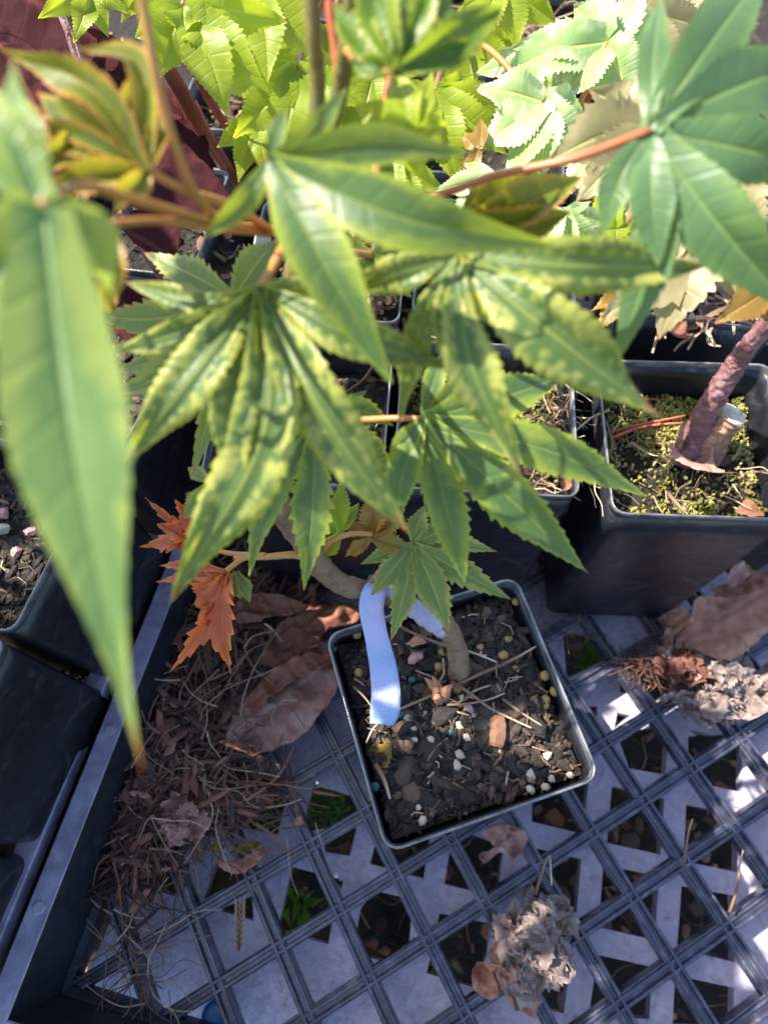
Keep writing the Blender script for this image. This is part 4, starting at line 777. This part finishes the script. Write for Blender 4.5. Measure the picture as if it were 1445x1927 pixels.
# ---------------------------------------------------------------- root and straw litter
def tangle(name, spots, label, mat, seed, r=(.008, .018), L=(.4, 1.4), flakes=0, fm=None, fa=(1, .45, .10)):
    R_ = random.Random(seed); mb = MB()
    for (u, v, su_, sv_, n_, z0, z1) in spots:
        for k in range(n_):
            p = U(R_.gauss(u, su_), R_.gauss(v, sv_), R_.uniform(z0, z1)); a = R_.uniform(0, 6.28); l = R_.uniform(*L)/3; pts = [p]
            for j in range(3): a += R_.gauss(0, .42); p = p+np.array([math.cos(a)*l, math.sin(a)*l, R_.gauss(0, .05)]); pts.append(p)
            o = len(mb.v); fibre(mb, pts, R_.uniform(*r), 3, 4); t = R_.random(); mb.uv[o:] = [(t, 0)]*(len(mb.v)-o)
        for k in range(int(n_*flakes)):
            p = U(R_.gauss(u, su_), R_.gauss(v, sv_), R_.uniform(z0, z1)); rr = R_.uniform(.05, .24)
            o = len(mb.v); rock(mb, p, rr, (fa[0], R_.uniform(.6, 1.4)*fa[1], fa[2]), R_.randint(0, 99999), 1)
    ob = mk(name, mb, [mat, fm or m_chip], smooth=False); tag(ob, label, 'litter', kind='stuff'); return ob
m_flake = M('bark_flakes', [(.1, (.025, .010, .008)), (.5, (.085, .036, .024)), (.8, (.26, .10, .06)), (1, (.48, .27, .18))], 60, .7, .5, 500, byuv=True)
tangle('root_litter', [(330, 1420, 55, 60, 260, .1, .8), (255, 1560, 25, 65, 180, .1, .55), (410, 1170, 60, 60, 200, .1, .8), (350, 1330, 30, 60, 120, .1, .6), (400, 1500, 60, 22, 110, .2, .6), (300, 1490, 40, 40, 90, .1, .6), (500, 1130, 50, 24, 70, .1, .6)],
       'brown matted roots and bark flakes heaped along the left inside of the tray', m_root, 1, r=(.010, .026), flakes=1.5, fm=m_flake, fa=(1.5, .26, .12))
tangle('straw_litter', [(400, 1500, 90, 40, 26, .5, .9), (380, 1340, 60, 80, 26, .6, 1.1), (250, 1780, 30, 50, 30, .05, .3), (270, 1840, 30, 25, 24, .05, .3), (480, 1250, 50, 80, 10, .9, 1.2)], 'pale straws over the root litter and in the lower left tray corner', m_fib, 2, (.008, .016), (.4, 1.3))
tangle('ground_litter', [(700, 1700, 300, 150, 110, -2.9, -2.6), (1200, 1600, 200, 200, 110, -2.9, -2.6)], 'bark bits and roots on the soil below the bench holes', m_root, 9, (.010, .02), (.3, 1.1), flakes=1.5, fm=m_flake)
tangle('root_tuft', [(1215, 1250, 14, 16, 110, .1, .5), (1060, 1180, 40, 12, 40, .1, .5), (1245, 1215, 20, 14, 50, .1, .5)], 'tuft of fine brown roots at the right on the lattice', m_root, 3, (.006, .011), (.15, .6))
tangle('moss_roots', [(1180, 830, 30, 16, 18, 3.9, 4.05), (1370, 900, 24, 24, 14, 3.9, 4.05), (1250, 940, 40, 12, 10, 3.9, 4.0), (1060, 790, 15, 40, 60, 3.9, 4.3), (1060, 900, 40, 14, 20, 3.9, 4.1)], 'dry rootlets scattered over the mossy pots', m_fib, 4, (.006, .013), (.2, .7))
tangle('twig_litter', [(1330, 560, 40, 30, 70, 3.9, 4.5), (1000, 60, 40, 50, 220, 2.8, 4.3), (720, 560, 40, 50, 90, 3.2, 4.2), (480, 190, 20, 30, 90, 3, 4.2), (860, 60, 300, 40, 200, .2, 3.5), (390, 470, 40, 30, 40, 3, 4)], 'dry twigs and dead leaf bits among the rear pots', m_fib, 5, (.02, .045), (.3, 1.2), flakes=1.0, fm=m_flake)
for lb, o, pts, r, z in (('forked white twig across the dark root litter', (0, 900), [(1180, 1170), (1310, 1110), (1445, 1060), (1500, 1030)], .018, 1.1), ('white twig bent over the litter left of the beech leaf', (450, 900), [(220, 790), (140, 930), (70, 1060), (20, 1200), (10, 1290)], .018, 1.2),
    ('long tan root crossing above the lattice left of the pot', (0, 1400), [(1060, 330), (1180, 320), (1300, 330), (1445, 345), (1560, 330), (1640, 300)], .02, .5), ('white twig standing on the lattice at right', (945, 1400), [(985, 675), (1000, 560), (1015, 470), (1035, 410)], .025, .25),
    ('dry stalk at the far lower right', (945, 1400), [(1235, 920), (1280, 780), (1290, 670), (1310, 580)], .025, .25), ('leaf stalk rising from the grey papery leaf cluster', (945, 1400), [(180, 820), (215, 700), (255, 610), (268, 770)], .025, .8),
    ('tan straw lying over the lattice at left', (0, 1400), [(800, 880), (860, 800), (915, 725)], .018, .3), ('pale root hooked over the front rim of the mossy pot', (945, 900), [(900, 80), (960, 150), (1010, 200)], .03, 4.3)):
    mb = MB(); fibre(mb, [U(o[0]+Z*x, o[1]+Z*y, z+.05*math.sin(i*1.7)) for i, (x, y) in enumerate(pts)], r, 6); tag(mk('twig', mb, m_fib), lb, 'twig')
mb = MB(); A = U(450, 1790, .2); R_ = random.Random(8)       # grass seed head
tip = U(452, 1690, .35); tube(mb, [A, (A+tip)/2, tip], .012, 4)
for k in range(16):
    p = A+(tip-A)*(k/18); a = nrm(tip-A); s = nrm(np.cross(a, [0, 0, 1]))*(1 if k % 2 else -1); tube(mb, [p, p+s*.05+a*.07+(0, 0, .02), p+s*.08+a*.17], [.008, .024, .003], 5)
tag(mk('grass_seed_head', mb, m_fib), 'dry grass seed head lying on the lattice, lower left', 'grass')
mb = MB(); p = U(406, 1915, -.35)
loft(mb, [[(p[0]+r*math.cos(k*.35), p[1]+r*math.sin(k*.35), p[2]+z) for k in range(18)] for r, z in ((.22, -.2), (.22, 0), (.19, .03), (.05, .03))], capB=True)
tag(mk('bottle_cap', mb, m_gum), 'round blue cap lying below the bottom edge of the lattice', 'cap')
# weeds under the holes
def weed(u, v, n_, z, label, seed, blade=False, L=(.25, .5), sp=12, top=.9):
    R_ = random.Random(seed); root = U(u, v, z); mb = MB()
    for k in range(n_):
        p = U(R_.gauss(u, sp), R_.gauss(v, sp), z); a = R_.uniform(0, 6.28); l = R_.uniform(*L); up = R_.uniform(.2, top)
        q = [p, p+np.array([math.cos(a)*l*.5, math.sin(a)*l*.5, up*.8]), p+np.array([math.cos(a)*l*1.1, math.sin(a)*l*1.1, up])]
        lobe(mb, spline(q, 5), .022 if blade else R_.uniform(.07, .12), seed*77+k, .2, 3, 0, .05, .3, .4, 0, np.array([0, 0, 1.0]))
    return tag(mk('weed', mb, m_weed), label, 'weed')
weed(565, 1700, 16, -1.9, 'broad leaved green weed seen through the hole left of the pot corner', 1, sp=9)
weed(610, 1515, 90, -1.9, 'feathery green weed below the square hole left of the pot', 2, True, (.15, .45), 16)
weed(490, 1490, 70, -1.9, 'grassy weed seen through the hole by the root litter', 3, True, (.15, .45), 18)
weed(500, 1545, 30, -1.9, 'small grass tuft seen below the tan root', 6, True, (.15, .35), 14)
weed(1100, 1240, 60, -1.6, 'green moss tuft in the lattice hole right of the small pot', 4, True, (.08, .2), 12)
weed(690, 690, 8, 3.85, 'tiny seedlings on the shaded soil behind the leaves', 5, True, (.1, .2), 12, .25)
# ---------------------------------------------------------------- unseen branches added above the view to shade the foreground
R_ = random.Random(12)
ov = empty('japanese_maple', (-4.0, 9.0, -2.0), 'added maple canopy out of view, placed to shade the foreground', 'maple plant')
def pj(p):
    y = RR @ (np.array(p)-CC); return (722.5+FP*y[0]/y[2], 963.5+FP*y[1]/y[2]) if y[2] > 0 else None
def inpoly(p, poly):
    c = False; j = len(poly)-1
    for i in range(len(poly)):
        if (poly[i][1] > p[1]) != (poly[j][1] > p[1]) and p[0] < (poly[j][0]-poly[i][0])*(p[1]-poly[i][1])/(poly[j][1]-poly[i][1])+poly[i][0]: c = not c
        j = i
    return c
SH = [(-150, 2050), (1240, 2050), (1350, 1500), (1230, 1230), (1000, 1080), (800, 1120), (620, 1080), (330, 900), (100, 700), (-150, 800)]
SPOT = [(880, 1330), (1010, 1240), (900, 1450), (720, 1200), (480, 1330), (450, 1400), (470, 1830)]  # gaps left in the added canopy so sun patches fall here
ol = MB(); vn = np.array([0, 0, 1.0])
for k, (a, l) in enumerate(((0, 1.9), (42, 1.8), (-42, 1.8), (85, 1.5), (-85, 1.5), (130, 1.0), (-130, 1.0))):
    a = math.radians(a); dd = np.array([math.cos(a), math.sin(a), 0]); q = spline([dd*0, dd*l*.5+(0, 0, .08), dd*l-(0, 0, .1)], 8)
    lobe(ol, q, .46, k+900, .12, 11, .15, .06, .75, .4, 0, vn)
proto = mk('leaf', ol, m_edge, None, org=(0, 0, 0)); proto.parent = ov; first = True
hub = np.array([-4.0, 9.0, 11.5]); mb = MB(); tube(mb, spline([(-4, 9, -2), (-4.1, 8.8, 5), hub], 8), .22, 10); mk('added_canopy_trunk', mb, m_stem, ov)
cnt = 0; rows = {}
for a in np.arange(-12, 8, 1.42):
    for b in np.arange(-2, 16, 1.42):
        c = np.array([a+R_.uniform(-.3, .3), b+R_.uniform(-.3, .3), 15+R_.uniform(-.7, .7)])
        gr_ = c-SUN*(c[2]/SUN[2]); px = pj(gr_)
        if px is None or not inpoly(px, SH): continue
        gz = c-SUN*((c[2]-zs)/SUN[2]); pz = pj(gz)
        if any(math.hypot(pz[0]-x, pz[1]-y) < 62 for x, y in SPOT[:4]) or any(math.hypot(px[0]-x, px[1]-y) < 75 for x, y in SPOT[4:]): continue
        g8 = pj(c-SUN*((c[2]-8.6)/SUN[2]))
        if g8 and 430 < g8[0] < 1100 and 420 < g8[1] < 950 and R_.random() < .55: continue
        o = proto if first else proto.copy()
        if not first: sc.collection.objects.link(o); o.parent = ov
        first = False; cnt += 1
        o.location = tuple((c-np.array([-4.0, 9.0, -2.0]))*S); o.rotation_euler = (R_.uniform(-.4, .4), R_.uniform(-.4, .4), R_.uniform(0, 6.28)); sca = R_.uniform(.75, 1.05); o.scale = (sca,)*3
        rows.setdefault(round(a/4), []).append(c)
for k, L in rows.items():
    L.sort(key=lambda p: p[1]); m = np.mean(L, axis=0)
    mb = MB(); tube(mb, spline([hub, (hub+m)/2+(0, 0, 1.3), m+(0, 0, .5)], 6), .07, 7)
    for p in L: tube(mb, spline([m+(0, 0, .5), (m+p)/2+(0, 0, .7), p], 5), .02, 5)
    mk('branch', mb, m_redst, ov)
print('canopy leaves', cnt)
# ---------------------------------------------------------------- clean up bookkeeping
for o in sc.objects:
    if 'ang' in o: del o['ang']
